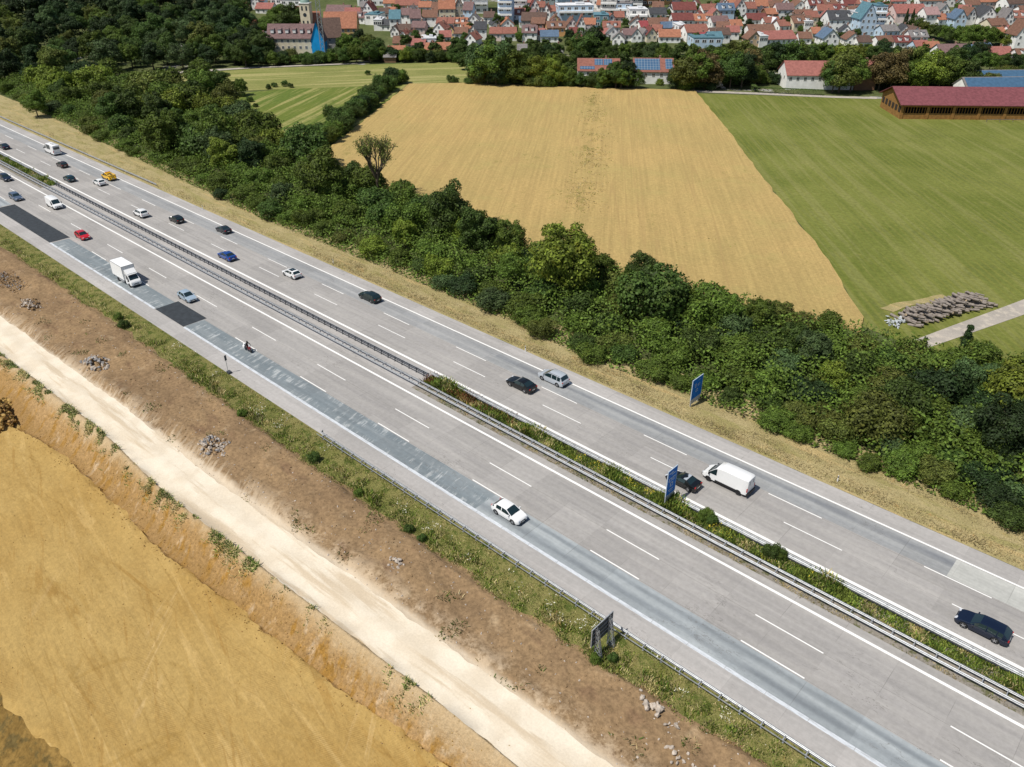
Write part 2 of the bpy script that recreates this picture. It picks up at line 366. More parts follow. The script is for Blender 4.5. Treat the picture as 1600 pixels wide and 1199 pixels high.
# ------------------------------------------------------------------ mesh helpers
class MB:
    def __init__(s): s.v = []; s.f = []; s.mi = []
    def add(s, vs, fs, mi=0):
        o = len(s.v); s.v += [tuple(p) for p in vs]; s.f += [tuple(i+o for i in f) for f in fs]; s.mi += [mi]*len(fs); return s
    def box(s, c, d, rz=0, mi=0, taper=1):
        x, y, z = d[0]/2, d[1]/2, d[2]/2; ca, sa = math.cos(rz), math.sin(rz); vs = []
        for k in (-1, 1):
            t = taper if k > 0 else 1
            for a, b in ((-1, -1), (1, -1), (1, 1), (-1, 1)):
                u, w = a*x*t, b*y*t; vs.append((c[0]+u*ca-w*sa, c[1]+u*sa+w*ca, c[2]+k*z))
        return s.add(vs, [(3, 2, 1, 0), (4, 5, 6, 7), (0, 1, 5, 4), (1, 2, 6, 5), (2, 3, 7, 6), (3, 0, 4, 7)], mi)
    def tube(s, a, b, r0, r1=None, n=8, mi=0, cap=True):
        r1 = r0 if r1 is None else r1; a = Vector(a); b = Vector(b); d = (b-a).normalized()
        p = d.orthogonal().normalized(); q = d.cross(p); vs = []
        for c, r in ((a, r0), (b, r1)):
            for i in range(n):
                t = 2*math.pi*i/n; vs.append(c+p*math.cos(t)*r+q*math.sin(t)*r)
        fs = [(i, (i+1) % n, n+(i+1) % n, n+i) for i in range(n)]
        if cap: fs += [tuple(range(n))[::-1], tuple(range(n, 2*n))]
        return s.add(vs, fs, mi)
    def prism(s, poly, x0, x1, mi=0, caps=True):
        """polygon in (y,z) pushed along x"""
        n = len(poly); vs = [(x0, y, z) for y, z in poly]+[(x1, y, z) for y, z in poly]
        fs = [(i, (i+1) % n, n+(i+1) % n, n+i) for i in range(n)]
        if caps: fs += [tuple(range(n))[::-1], tuple(range(n, 2*n))]
        return s.add(vs, fs, mi)
    def lathe_y(s, prof, c, n=20, mi=0):
        """profile (r, y) round an axis along y"""
        vs = []; k = len(prof)
        for i in range(n):
            t = 2*math.pi*i/n
            for r, y in prof: vs.append((c[0]+r*math.cos(t), c[1]+y, c[2]+r*math.sin(t)))
        fs = [(i*k+j, ((i+1) % n)*k+j, ((i+1) % n)*k+j+1, i*k+j+1) for i in range(n) for j in range(k-1)]
        return s.add(vs, fs, mi)
    def mesh(s, name, mats, smooth=None):
        me = bpy.data.meshes.new(name); me.from_pydata(s.v, [], s.f)
        for m in (mats if isinstance(mats, (list, tuple)) else [mats]): me.materials.append(m)
        if any(s.mi): me.polygons.foreach_set('material_index', s.mi)
        if smooth is not None:
            me.polygons.foreach_set('use_smooth', [True]*len(s.f)); me.set_sharp_from_angle(angle=R(smooth))
        me.update(); return me
    def build(s, name, mats, parent=None, smooth=None): return link(name, s.mesh(name, mats, smooth), parent)
def link(name, me, parent=None, loc=None, rz=0):
    o = bpy.data.objects.new(name, me); COL.objects.link(o)
    if parent: o.parent = parent
    if loc is not None: o.location = loc
    if rz: o.rotation_euler = (0, 0, rz)
    return o
def tag(o, label, cat, group=None, kind=None):
    if label: o['label'] = label
    if cat: o['category'] = cat
    if group: o['group'] = group
    if kind: o['kind'] = kind
    return o
def struct(o, label=None): o['kind'] = 'structure'; o['label'] = label or o.name.replace('_', ' '); return o
def thing(name, label, cat, loc=(0, 0, 0), rz=0, group=None):
    o = link(name, None, None, loc, rz); return tag(o, label, cat, group)
def gridmesh(name, xs, ys_fn, ny, H, mat, zo=0):
    nx = len(xs); vs = []
    for x in xs:
        a, b = ys_fn(x)
        for j in range(ny+1):
            y = a+(b-a)*j/ny; vs.append((x, y, H(x, y)+zo))
    fs = [(i*(ny+1)+j, (i+1)*(ny+1)+j, (i+1)*(ny+1)+j+1, i*(ny+1)+j+1) for i in range(nx-1) for j in range(ny)]
    me = bpy.data.meshes.new(name); me.from_pydata(vs, [], fs); me.materials.append(mat)
    me.polygons.foreach_set('use_smooth', [True]*len(fs)); me.update()
    return link(name, me)
def frange(a, b, st):
    n = max(1, int(round((b-a)/st))); return [a+(b-a)*i/n for i in range(n+1)]
XS = frange(-520, -170, 5)[:-1]+frange(-170, 30, .5)[:-1]+frange(30, 80, 5)
def jag(x, o, amp=.45): return amp*(nz(x, o, 4, o)+.6*nz(x, o, 1.3, o+1)+.35*nz(x, o, .5, o+2))

# ------------------------------------------------------------------ the ground
def ground():
    gx = frange(-3500, -800, 150)[:-1]+frange(-800, 300, 20)[:-1]+frange(300, 3500, 160)
    gy = [-1500, -700, -300, -121, -120.9]+[46.27, 46.3]+frange(48, 800, 20)[:-1]+frange(800, 4500, 180)
    vs = []
    for x in gx:
        for y in gy:
            low = (-520.5 < x < 80.5)
            z = hill(x, y) if y > 46.28 else -7
            vs.append((x, y, z))
    n = len(gy)
    fs = [(i*n+j, (i+1)*n+j, (i+1)*n+j+1, i*n+j+1) for i in range(len(gx)-1) for j in range(n-1)]
    me = bpy.data.meshes.new('ground'); me.from_pydata(vs, [], fs); me.materials.append(M['townground']); me.update()
    struct(link('ground', me), 'green ground under the town, the fields and the thicket')
ground()
def strip(name, lo, hi, ny, mat, label, xs=XS, zo=0):
    return struct(gridmesh(name, xs, lambda x: (lo(x), hi(x)), ny, Hw, mat, zo), label)
yl = lambda x: interp(TRK_L, x)+jag(x, 11, .35)
yu = lambda x: interp(TRK_U, x)+jag(x, 21, .35)
yt = lambda x: interp(TOE, x)+jag(x, 31, .6)
yv = lambda x: interp(VERGE, x)+jag(x, 41, .7)
yd = lambda x: (x+69)*.128+3.2+jag(x, 51, .6)
strip('excavation_floor', lambda x: yd(x)-.3, yt, 46, M['pit'], 'levelled ochre clay floor of the excavation with tyre marks')
strip('dark_bank', lambda x: -60, lambda x: yd(x)-.3, 40, M['ditch'], 'dark rough clay bank dropping away at the lower left corner')
strip('clay_slope', yt, yl, 22, M['bank'], 'pale and ochre clay slope below the gravel track')
strip('gravel_track', yl, yu, 8, M['track'], 'pale gravel construction track beside the excavation')
strip('bare_soil', yu, yv, 30, M['soil'], 'bare brown soil between the gravel track and the green verge')
strip('green_verge', yv, lambda x: 46.3, 8, M['verge'], 'green grass verge along the near hard shoulder')

def sheet(name, x0, x1, y0, y1, z, mat, label, st=6):
    xs = frange(x0, x1, st); vs = [(x, y, z) for x in xs for y in (y0, y1)]
    fs = [(2*i, 2*i+2, 2*i+3, 2*i+1) for i in range(len(xs)-1)]
    me = bpy.data.meshes.new(name); me.from_pydata(vs, [], fs); me.materials.append(mat)
    return struct(link(name, me), label)
XA, XB = -900, 90
XV0, XV1 = -216, -77.5         # between these the median is paved
sheet('near_carriageway', XA, XB, 46.25, 62.2, .02, M['conc'], 'grey concrete carriageway nearer the camera, lanes running to lower right')
sheet('near_shoulder', XA, XB, 46.26, 49.05, .024, M['shoulder'], 'pale concrete hard shoulder on the near side')
sheet('far_carriageway', XA, XB, 67.2, 81.6, .02, M['conc'], 'grey concrete carriageway farther from the camera')
sheet('far_shoulder', XA, XB, 78.95, 81.59, .024, M['shoulder'], 'pale concrete strip outside the far edge line')
sheet('median_soil', XV1, XB, 62.2, 67.2, .012, M['gravel'], 'gravel and soil under the planted median')
sheet('median_soil', XA, XV0, 62.2, 67.2, .012, M['gravel'], 'gravel and soil under the far stretch of the median')
sheet('median_paving', XV0, XV1, 62.2, 67.2, .016, M['shoulder'], 'concrete paved stretch of the median between the barriers')
sheet('scraped_lane', -175.5, -129.8, 49.4, 52.85, .028, M['worn'], 'blue grey scraped lane behind and under the box truck')
sheet('scraped_lane', -119.8, -51.6, 49.4, 52.85, .028, M['worn'], 'blue grey scraped lane with pale scratches before the white hatchback')
sheet('scraped_lane', -330, -208, 49.4, 52.85, .028, M['wheel'], 'tracked grey lane at the far left')
sheet('tracked_lane', -51.6, XB, 49.4, 52.85, .028, M['wheel'], 'pale slow lane with two dark wheel tracks')
M['farlane2'] = concrete('plain_far_lane', (.33, .33, .325), (.285, .287, .285), tracks=[(77.55, .8, .35), (76.1, .6, .2)], trackcol=(.19, .20, .215))
sheet('far_tracked_lane', -420, -75, 75.3, 78.6, .028, M['farlane2'], 'bluish slow lane of the far carriageway, left stretch')
sheet('far_tracked_lane', -75, -7.8, 75.3, 78.6, .028, M['farlane'], 'bluish slow lane of the far carriageway with a dark wheel track')
sheet('new_concrete_slab', -7.8, XB, 75.3, 78.6, .028, M['slab'], 'pale new concrete slabs at the right edge')
sheet('asphalt_patch', -207.5, -176, 49.2, 53.3, .034, M['asph'], 'long fresh black asphalt patch at the left edge')
sheet('asphalt_patch', -129.8, -119.9, 49.2, 53.45, .034, M['asph'], 'square fresh black asphalt patch behind the light blue hatchback')
def markings():
    a = MB()
    def ln(x0, x1, y, w):
        a.add([(x0, y-w/2, .04), (x1, y-w/2, .04), (x1, y+w/2, .04), (x0, y+w/2, .04)], [(0, 1, 2, 3)])
    for x0 in frange(XA, XB-6, 6):
        ln(x0, x0+6, 61.02, .34); ln(x0, x0+6, 78.8, .26); ln(x0, x0+6, 67.62, .42)
    for k in range(-46, 7):
        ln(-56.5+18.3*k, -49.5+18.3*k, 56.9, .15)
        x = -37.5+18.15*k
        if not any(a_ < x+3 < b_ for a_, b_ in ((-211, -172), (-133, -117))): ln(x, x+6.4, 53.03, .16)
        ln(-81.6+17.9*k, -75.0+17.9*k, 75.12, .15); x = -24.2+18.1*k; ln(x, x+6.8, 71.57, .15)
    struct(a.build('lane_markings', M['paint']), 'white dashed lane lines and solid edge lines')
    b = MB()
    for x0, x1 in ((XA, -208), (-175.8, -130), (-119.6, XB)):
        for x in frange(x0, x1-4, 4): b.add([(x, 49.0, .04), (x+4, 49.0, .04), (x+4, 49.42, .04), (x, 49.42, .04)], [(0, 1, 2, 3)])
    struct(b.build('edge_marking', M['paint2']), 'faded broad white edge line by the near hard shoulder')
markings()
gridx = frange(-600, 80, 2.5)
struct(gridmesh('dry_verge', gridx, lambda x: (81.6+.12*nz(x, 0, 1.5), 92+3*sm(-150, -260, x)), 6, lambda x, y: .03+(.16+.10*nz(x, y, 3))*sm(81.6, 84.5, y)-.05*math.exp(-((y-83.5)/.5)**2), M['dry']), 'dry yellow grass verge beyond the far carriageway')

# fields, as polygons on the terrain
def field(name, pts, z, mat, label, thick=0, st=3.0, amp=.6):
    P = [Vector((p[0], p[1])) for p in pts]; ring = []
    for a, b in zip(P, P[1:]+P[:1]):
        L = (b-a).length; n = max(1, int(L/st)); nn = Vector((-(b-a).y, (b-a).x)).normalized()
        for i in range(n):
            p = a+(b-a)*(i/n); p = p+nn*(amp*nz(p.x, p.y, 7)+amp*.5*nz(p.x, p.y, 2)); ring.append(p)
    bm = bmesh.new(); vs = [bm.verts.new((p.x, p.y, hill(p.x, p.y)+z)) for p in ring]
    f = bm.faces.new(vs)
    if f.normal.z < 0: f.normal_flip()
    if thick:
        low = [bm.verts.new((p.x, p.y, hill(p.x, p.y)-.1)) for p in ring]
        for i in range(len(vs)): bm.faces.new((vs[i], vs[(i+1) % len(vs)], low[(i+1) % len(vs)], low[i]))
    bmesh.ops.triangulate(bm, faces=[f]); bmesh.ops.recalc_face_normals(bm, faces=bm.faces)
    me = bpy.data.meshes.new(name); bm.to_mesh(me); bm.free(); me.materials.append(mat)
    return struct(link(name, me), label)
def px(pts, z=0): return [tuple(at(a, b, z)[:2]) for a, b in pts]
wheatp = px([(495, 250), (640, 133), (725, 132), (800, 134), (920, 139), (1085, 143), (1142, 212), (1177, 262), (1232, 330), (1285, 400), (1320, 454), (1347, 499), (1345, 520), (900, 420)])
field('wheat_field', wheatp, .45, M['wheat'], 'ripe golden wheat field with scattered green weeds', .5)
field('right_meadow', px([(1087, 147), (1365, 155), (1900, 165), (2100, 420), (1420, 540), (1345, 510), (1320, 454), (1285, 400), (1232, 330), (1177, 262), (1142, 212)]), .06, M['meadow_r'], 'mown green meadow right of the wheat', 0, 4)
field('left_meadow', px([(250, 175), (330, 150), (480, 137), (640, 130), (495, 250), (430, 250)]), .05, M['meadow_l'], 'striped green meadow left of the wheat')
field('pale_meadow', px([(200, 122), (400, 108), (725, 97), (760, 136), (640, 133), (380, 143), (200, 160)]), .07, M['meadow_b'], 'pale yellow meadow before the monastery trees')
field('lower_meadow', px([(1430, 548), (1600, 493), (2100, 380), (2100, 620), (1600, 570)]), .05, M['meadow_r'], 'green meadow below the concrete path at the right')
field('farm_path', px([(1405, 541), (1600, 469), (1900, 360), (1930, 372), (1600, 493), (1450, 545)]), .10, M['lane_grey'], 'pale concrete farm path beside the log pile', 0, 6, .1)
field('field_lane', px([(1082, 142), (1200, 146.5), (1300, 151), (1370, 153), (1370, 156), (1300, 154), (1200, 149.5), (1085, 145)]), .12, M['lane_grey'], 'narrow farm lane before the white farmhouse', 0, 6, .05)
field('country_lane', px([(120, 121.5), (250, 114.5), (400, 105.5), (560, 99.3), (560, 100.8), (400, 107.5), (250, 117.5), (120, 124.5)]), .12, M['lane_grey'], 'country lane between the left wood and the pale meadow', 0, 6, .05)
field('bare_earth', px([(375, 212), (395, 202), (408, 208), (400, 218), (385, 220)]), .12, M['bank'], 'small bare earth patch in the left meadow', 0, 2, .8)
field('bare_earth', px([(1376, 484), (1400, 474), (1440, 470), (1470, 462), (1480, 466), (1425, 478), (1396, 488)]), .12, M['dry'], 'bare earth patch beside the log pile', 0, 1.5, .9)

# ------------------------------------------------------------------ vegetation
def leaves(cent, nor, size, rng, stretch=1.0):
    n = len(cent)
    nor = nor+rng.normal(0, .45, (n, 3)); nor /= np.linalg.norm(nor, axis=1)[:, None]
    a = np.cross(nor, rng.normal(0, 1, (n, 3))); a /= np.linalg.norm(a, axis=1)[:, None]+1e-9
    b = np.cross(nor, a)
    s = (size*rng.uniform(.6, 1.35, n))[:, None]
    v = np.stack([cent-a*s*stretch, cent-b*s*.62+nor*s*.15, cent+a*s*stretch, cent+b*s*.62+nor*s*.15], 1)
    return v.reshape(-1, 3)
def np_mesh(name, v, nq, extra=None, mat=None):
    me = bpy.data.meshes.new(name); n = len(v)
    me.vertices.add(n); me.vertices.foreach_set('co', v.astype(np.float32).ravel())
    me.loops.add(n); me.loops.foreach_set('vertex_index', np.arange(n, dtype=np.int32))
    me.polygons.add(nq); me.polygons.foreach_set('loop_start', np.arange(0, n, 4, dtype=np.int32))
    me.update(calc_edges=True)
    if mat: me.materials.append(mat)
    return me
def lobes_pts(lobes, n, rng, low=-.5):
    """points on the outside of a cloud of ellipsoids, with outward normals"""
    w = np.array([l[3]*l[4] for l in lobes]); w = w/w.sum(); cs = []; ns = []
    L = np.array([[l[0], l[1], l[2], l[3], l[3], l[4]] for l in lobes])
    k = rng.choice(len(lobes), n*2, p=w)
    d = rng.normal(0, 1, (n*2, 3)); d /= np.linalg.norm(d, axis=1)[:, None]; d[:, 2] = np.where(d[:, 2] < low, -d[:, 2], d[:, 2])
    r = 1-np.abs(rng.normal(0, .20, n*2))+rng.uniform(-.02, .12, n*2)
    pos = L[k, :3]+d*L[k, 3:]; fr = 6.5/max(1.0, L[:, 2].max())
    bump = np.array([mnoise.noise(Vector((p[0]*fr, p[1]*fr, p[2]*fr))) for p in pos]); r = np.clip(r, .35, 2)*(1+.42*bump)
    c = L[k, :3]+d*L[k, 3:]*r[:, None]; nn = d/L[k, 3:]; nn /= np.linalg.norm(nn, axis=1)[:, None]
    keep = np.ones(n*2, bool)
    for i, l in enumerate(L):
        q = (((c-l[:3])/l[3:])**2).sum(1); keep &= ~((q < .42) & (k != i))
    c = c[keep][:n]; nn = nn[keep][:n]; return c, nn
def make_lobes(kind, rr):
    L = []
    if kind == 'round':      # height about 10, radius about 4
        for i in range(24):
            a = rr.uniform(0, 6.28); z = rr.uniform(2.6, 8.9); q = math.sqrt(max(.05, 1-((z-5.4)/4.6)**2))*3.1*rr.uniform(.45, 1.05)
            s = rr.uniform(.65, 1.9)*(1.1 if z < 7 else .8); L.append((q*math.cos(a), q*math.sin(a), z, s, s*.8))
        L.append((0, 0, 5.4, 2.6, 3.4))
    elif kind == 'shrub':    # height about 4, radius about 2.6
        for i in range(13):
            a = rr.uniform(0, 6.28); q = rr.uniform(.3, 2.0); z = rr.uniform(.9, 3.0)*(1-.15*q/2)
            s = rr.uniform(.45, 1.2); L.append((q*math.cos(a), q*math.sin(a), z, s, s*rr.uniform(.7, 1.3)))
        L.append((0, 0, 1.3, 2.1, 1.5))
    elif kind == 'tall':     # height 12, radius 2.6
        for i in range(22):
            z = rr.uniform(1.6, 11.2); a = rr.uniform(0, 6.28); q = rr.uniform(.3, 1)*2.0*(1-.6*abs(z-5)/7)
            s = rr.uniform(.7, 1.25)*(1-.35*z/12); L.append((q*math.cos(a), q*math.sin(a), z, s, s*1.35))
        L.append((0, 0, 5.4, 1.5, 4.4))
    elif kind == 'conifer':
        for i in range(16):
            z = 1+i*.62; s = (11.5-z)*.2; 
            for j in range(4):
                a = i*1.9+j*1.6+rr.uniform(-.3, .3); L.append((s*.55*math.cos(a), s*.55*math.sin(a), z, s*.55, .5))
        L.append((0, 0, 5, .9, 4.4))
    elif kind == 'willow':
        for i in range(22):
            a = rr.uniform(0, 6.28); q = rr.uniform(.8, 3.0); z = rr.uniform(3, 8.2)-q*.4
            s = rr.uniform(.65, 1.15); L.append((q*math.cos(a), q*math.sin(a), z, s, s*1.9))
        L.append((0, 0, 5, 2.2, 3))
    return L
def trunk_mesh(kind, seed, h, r):
    rr = random.Random(seed); m = MB(); top = h*.62
    p = Vector((0, 0, -.15)); rad = r
    for i in range(4):
        q = Vector((rr.uniform(-.15, .15)*i, rr.uniform(-.15, .15)*i, top*(i+1)/4)); m.tube(p, q, rad, rad*.78, 7, cap=False)
        if i:
            for k in range(2):
                a = rr.uniform(0, 6.28); d = Vector((math.cos(a), math.sin(a), rr.uniform(.5, 1))).normalized(); e = q+d*h*rr.uniform(.18, .3)
                m.tube(q, e, rad*.5, rad*.15, 5, cap=False)
        p = q; rad *= .78
    return m.mesh('trunk', M['bark'], 40)
def crown(kind, seed, n, size, low=-.5):
    rng = np.random.default_rng(seed); L = make_lobes(kind, random.Random(seed))
    c, nn = lobes_pts(L, n, rng, low)
    st = 1.0 if kind != 'willow' else 1.3
    v = leaves(c, nn, size, rng, st)
    return np_mesh('crown', v, len(v)//4)
PROTO = {}
for kind, nvar, n, size, h, r in (('round', 4, 10500, .185, 10, .26), ('shrub', 5, 7000, .115, 4, .09), ('tall', 2, 6200, .18, 12, .2), ('conifer', 1, 4200, .2, 11, .16), ('willow', 2, 5200, .16, 9, .25)):
    PROTO[kind] = []
    for i in range(nvar):
        cr = crown(kind, 100+i*7+len(kind), n, size); PROTO[kind].append((cr, trunk_mesh(kind, i+50, h, r), h))
def sparse_tree():
    rr = random.Random(77); m = MB(); tips = []
    def br(p, d, l, rad, k):
        e = p+d*l; m.tube(p, e, rad, rad*.6, 6 if k < 2 else 4, cap=False)
        if k >= 2: tips.append((p+e)/2); tips.append(e)
        if k == 4: return
        for i in range(3 if k else 7):
            a = rr.uniform(0, 6.28) if k else i*.9; o = Vector((math.cos(a), math.sin(a), 0)); nd = (d*1.0+o*rr.uniform(.35, .6)+Vector((0, 0, .12))).normalized(); br(e if i else p+d*l*.8, nd, l*rr.uniform(.62, .8), rad*.6, k+1)
    br(Vector((0, 0, -.1)), Vector((0, 0, 1)), 3.6, .28, 0)
    rng = np.random.default_rng(4); T_ = np.array([tuple(t) for t in tips]); T_ = T_[rng.choice(len(T_), 3400)]; c = T_+rng.normal(0, .20, T_.shape)
    v = leaves(c, rng.normal(0, 1, c.shape)+np.array([0, 0, .6]), .095, rng)
    top = max(t.z for t in tips); return [(np_mesh('crown', v, len(v)//4), m.mesh('trunk', M['bark'], 40), top)]
PROTO['sparse'] = sparse_tree()
PROTO['farround'] = [(crown('round', 300+i, 1900, .45), PROTO['round'][i][1], 10) for i in range(3)]
for k in PROTO:
    for cr, tr, h in PROTO[k]:
        if not cr.materials: cr.materials.append(LM[1])
VEG = []
ORD = ['leftmost', 'second', 'third', 'fourth', 'fifth', 'sixth', 'seventh', 'eighth', 'ninth', 'tenth', 'eleventh', 'twelfth', 'thirteenth', 'fourteenth', 'fifteenth', 'sixteenth', 'seventeenth', 'eighteenth', 'nineteenth', 'twentieth']
def ordw(i):
    if i < 20: return ORD[i]
    tens = ['', '', 'twenty', 'thirty', 'forty', 'fifty', 'sixty', 'seventy', 'eighty', 'ninety']
    u = ['', 'first', 'second', 'third', 'fourth', 'fifth', 'sixth', 'seventh', 'eighth', 'ninth']
    t, q = divmod(i+1, 10)
    return tens[t]+('-'+u[q] if q else 'th') if t < 10 else 'far right'
def plant(kind, x, y, h, mat, zone, group, cat=None, z=None, wide=1.0, label=None, name=None):
    var = PROTO[kind]; cr, tr, h0 = var[rnd.randrange(len(var))]
    s = h/h0; z = hill(x, y) if z is None else z
    cat = cat or ('shrub' if kind == 'shrub' else 'tree')
    nm = name or {'round': 'broadleaf_tree', 'farround': 'broadleaf_tree', 'shrub': 'shrub', 'tall': 'tall_tree', 'conifer': 'conifer_tree', 'willow': 'willow_tree', 'sparse': 'half_bare_tree'}[kind]
    o = link(nm, None, None, (x, y, z), rnd.uniform(0, 6.28)); o.scale = (s*wide, s*wide, s)
    c = link('crown' if kind != 'shrub' else 'foliage', cr, o); c.material_slots[0].link = 'OBJECT'; c.material_slots[0].material = LM[mat]
    link('trunk' if kind != 'shrub' else 'stem', tr, o)
    tag(o, label, cat, group)
    if not label: VEG.append((o, f"{LNAME[mat]} {'conifer' if kind == 'conifer' else cat}", zone, proj(x, y, z+h*.6)))
    return o
def inpoly(p, poly):
    x, y = p; c = False; n = len(poly)
    for i in range(n):
        x1, y1 = poly[i]; x2, y2 = poly[(i+1) % n]
        if (y1 > y) != (y2 > y) and x < (x2-x1)*(y-y1)/(y2-y1)+x1: c = not c
    return c
def scatter(poly, sp, tries, rr, ok=lambda x, y: True, taken=None):
    xs = [p[0] for p in poly]; ys = [p[1] for p in poly]; out = []; cell = {}
    def chk(x, y, s):
        i, j = int(x//8), int(y//8)
        for a in (-1, 0, 1):
            for b in (-1, 0, 1):
                for (u, v) in cell.get((i+a, j+b), ()):
                    if (u-x)**2+(v-y)**2 < s*s: return False
        return True
    for _ in range(tries):
        x = rr.uniform(min(xs), max(xs)); y = rr.uniform(min(ys), max(ys))
        if not inpoly((x, y), poly) or not ok(x, y): continue
        s = sp(x, y) if callable(sp) else sp
        if chk(x, y, s): out.append((x, y)); cell.setdefault((int(x//8), int(y//8)), []).append((x, y))
    return out
# --- the roadside thicket
LAND = [(-254, 'level with the white motorhome'), (-215, 'level with the yellow tow truck'), (-180, 'level with the white off-roader'), (-157, 'level with the dark grey coupe'),
        (-126, 'level with the white glass-roof car'), (-107, 'level with the dark green estate'), (-65, 'level with the silver people carrier'), (-44, 'behind the tall blue verge sign'), (-33, 'level with the large white van'), (-14, 'level with the pale new slabs'), (6, 'level with the navy estate')]
def front(x): return interp([(-420, 100), (-256, 91.5), (-156, 86.5), (-113, 87.2), (-80, 87), (-64, 85.5), (-48, 87.2), (-33, 87), (-17, 87.6), (-3, 88.2), (40, 89)], x)
thick = px([(-260, 60), (-60, 150), (0, 172), (150, 228), (400, 345), (600, 425), (800, 510), (900, 566), (1050, 618), (1200, 690), (1400, 760), (1600, 838), (2000, 1010),
            (2000, 640), (1600, 585), (1440, 565), (1345, 535), (1200, 505), (1050, 462), (900, 422), (700, 345), (560, 290), (470, 258), (425, 236), (392, 200), (350, 172), (300, 158), (262, 148), (228, 138), (150, 130), (0, 124), (-200, 80)])
BIG = [  # picture x, picture y of the foot, kind, height, leaf, width, label
 (592, 316, 'sparse', 15.5, 3, 1.15, 'sparse brown half-bare tree standing above the thicket before the wheat'),
 (505, 318, 'round', 13, 1, 1, 'big dark tree left of the half-bare brown tree'),
 (882, 466, 'round', 14.5, 2, 1.0, 'tall yellow-green maple in the thicket below the wheat field'),
 (700, 376, 'round', 12.5, 0, .9, 'rounded tree right of the half-bare brown tree'),
 (345, 245, 'round', 14, 1, 1, 'tall dark tree at the near corner of the left meadow'),
 (260, 250, 'round', 13, 1, 1, 'broad tree in the thicket level with the yellow tow truck'),
 (180, 200, 'round', 11, 0, 1, 'broad dark tree above the white motorhome'),
 (400, 275, 'round', 10, 6, 1, 'darkest tree of the thicket below the striped meadow'),
 (745, 402, 'round', 10.5, 0, .9, 'dark tree at the thicket edge beside the wheat'),
 (1000, 455, 'round', 8, 0, .9, 'dark tree at the wheat edge right of the yellow-green maple'),
 (1560, 720, 'round', 9, 6, 1, 'dark heavy tree at the right picture edge'),
 (1500, 560, 'tall', 6.0, 6, .8, 'slim dark tree standing beside the concrete path'),
 (1440, 552, 'tall', 3.0, 6, .8, 'small dark bush at the end of the concrete path'),
 (1130, 520, 'round', 7.5, 1, 1, 'mid green tree at the wheat edge above the blue verge sign'),
 (1235, 560, 'round', 6.5, 0, 1, 'dark tree below the lower corner of the wheat'),
 (110, 155, 'round', 10, 2, 1, 'fresh green tree at the left above the motorway'),
 (350, 152, 'round', 10, 0, 1.0, 'dark tree at the right foot of the large solitary tree'),
 (378, 150, 'round', 6.5, 1, 1.1, 'low round tree standing in the meadow right of the large solitary tree'),
 (285, 160, 'willow', 8, 3, 1.0, 'grey-green loose tree left of the large solitary tree'),
 (372, 190, 'round', 7, 0, 1.0, 'dark tree before the lower left corner of the striped meadow'),
 (318, 152, 'round', 13, 1, 1.05, 'large solitary tree between the left wood and the pale meadow'),
 (60, 185, 'round', 9, 1, 1, 'rounded tree above the far left traffic'),
]
for bx, by, kind, h, mt, wd, lab in BIG:
    p = at(bx, by, 0); plant(kind, p.x, p.y, h, mt, '', 'larger trees of the roadside thicket', label=lab, wide=wd)
bigxy = [at(b[0], b[1], 0) for b in BIG]
rr = random.Random(21)
def hsh(x, y):
    d = y-front(x); return (3.1+min(3.0, d*.20))*(1+.25*nz(x, y, 16, 2))*rr.uniform(.75, 1.2)*(.78 if x > -62 else 1)*(1+.5*sm(-150, -220, x)*sm(4, 14, d))*(1.45 if rr.random() < .07 and d > 8 else 1)
okb = lambda x, y: y > front(x)+.7 and all((x-b.x)**2+(y-b.y)**2 > 5 for b in bigxy) and not (abs(x+44.8) < 2.6 and y < 90.5)
def spx(x, y): return (2.6 if y-front(x) < 6 else 3.5)+.020*max(0, -x-20)+.03*max(0, y-front(x))
pts = scatter(thick, spx, 26000, rr, okb)
pts.sort(key=lambda p: p[0]**2+p[1]**2)
for i, (x, y) in enumerate(pts):
    q = proj(x, y, 2)
    if not (-60 < q[0] < 1660 and q[1] < 1260): continue
    d = y-front(x); h = max(2.0, hsh(x, y))
    mt = rr.choices([0, 1, 2, 3, 4, 5, 6], [24, 40, 9, 11, 7, 0, 6])[0]
    if d < 7: row = 'at the thicket road edge'; 
    elif d < 20: row = 'in the thicket middle'
    else: row = 'at the thicket field side'
    lm = min(LAND, key=lambda l: abs(l[0]-x))[1]
    if h > 5.6 and rr.random() < .28: plant('round', x, y, h*1.15, mt, row+' '+lm, 'trees and shrubs of the roadside thicket')
    else: plant('shrub', x, y, h, mt, row+' '+lm, 'trees and shrubs of the roadside thicket', wide=rr.uniform(1.15, 1.55) if h < 4.5 else 1.05)
# undergrowth that closes the gaps
def carpet(name, poly, n, hf, size, mat, seed, label, ok=lambda x, y: True):
    rng = np.random.default_rng(seed); r2 = random.Random(seed); xs = [p[0] for p in poly]; ys = [p[1] for p in poly]; c = []
    while len(c) < n:
        x = r2.uniform(min(xs), max(xs)); y = r2.uniform(min(ys), max(ys))
        if inpoly((x, y), poly) and ok(x, y): c.append((x, y, hill(x, y)+hf(x, y)*r2.uniform(.55, 1.0)))
    c = np.array(c); nn = np.tile((0, 0, 1.0), (len(c), 1))+rng.normal(0, .5, (len(c), 3))
    v = leaves(c, nn, size, rng); o = link(name, np_mesh(name, v, len(c), mat=mat)); return tag(o, label, 'undergrowth', kind='stuff')
thn = [p for p in thick]
carpet('undergrowth', thn, 150000, lambda x, y: min(3.8, .8+.38*(y-front(x)))*(1+.5*nz(x, y, 5)), .24, LM[1], 5, 'leafy undergrowth filling the roadside thicket', lambda x, y: y > front(x) and x > -420 and -50 < proj(x, y, 1)[0] < 1650)
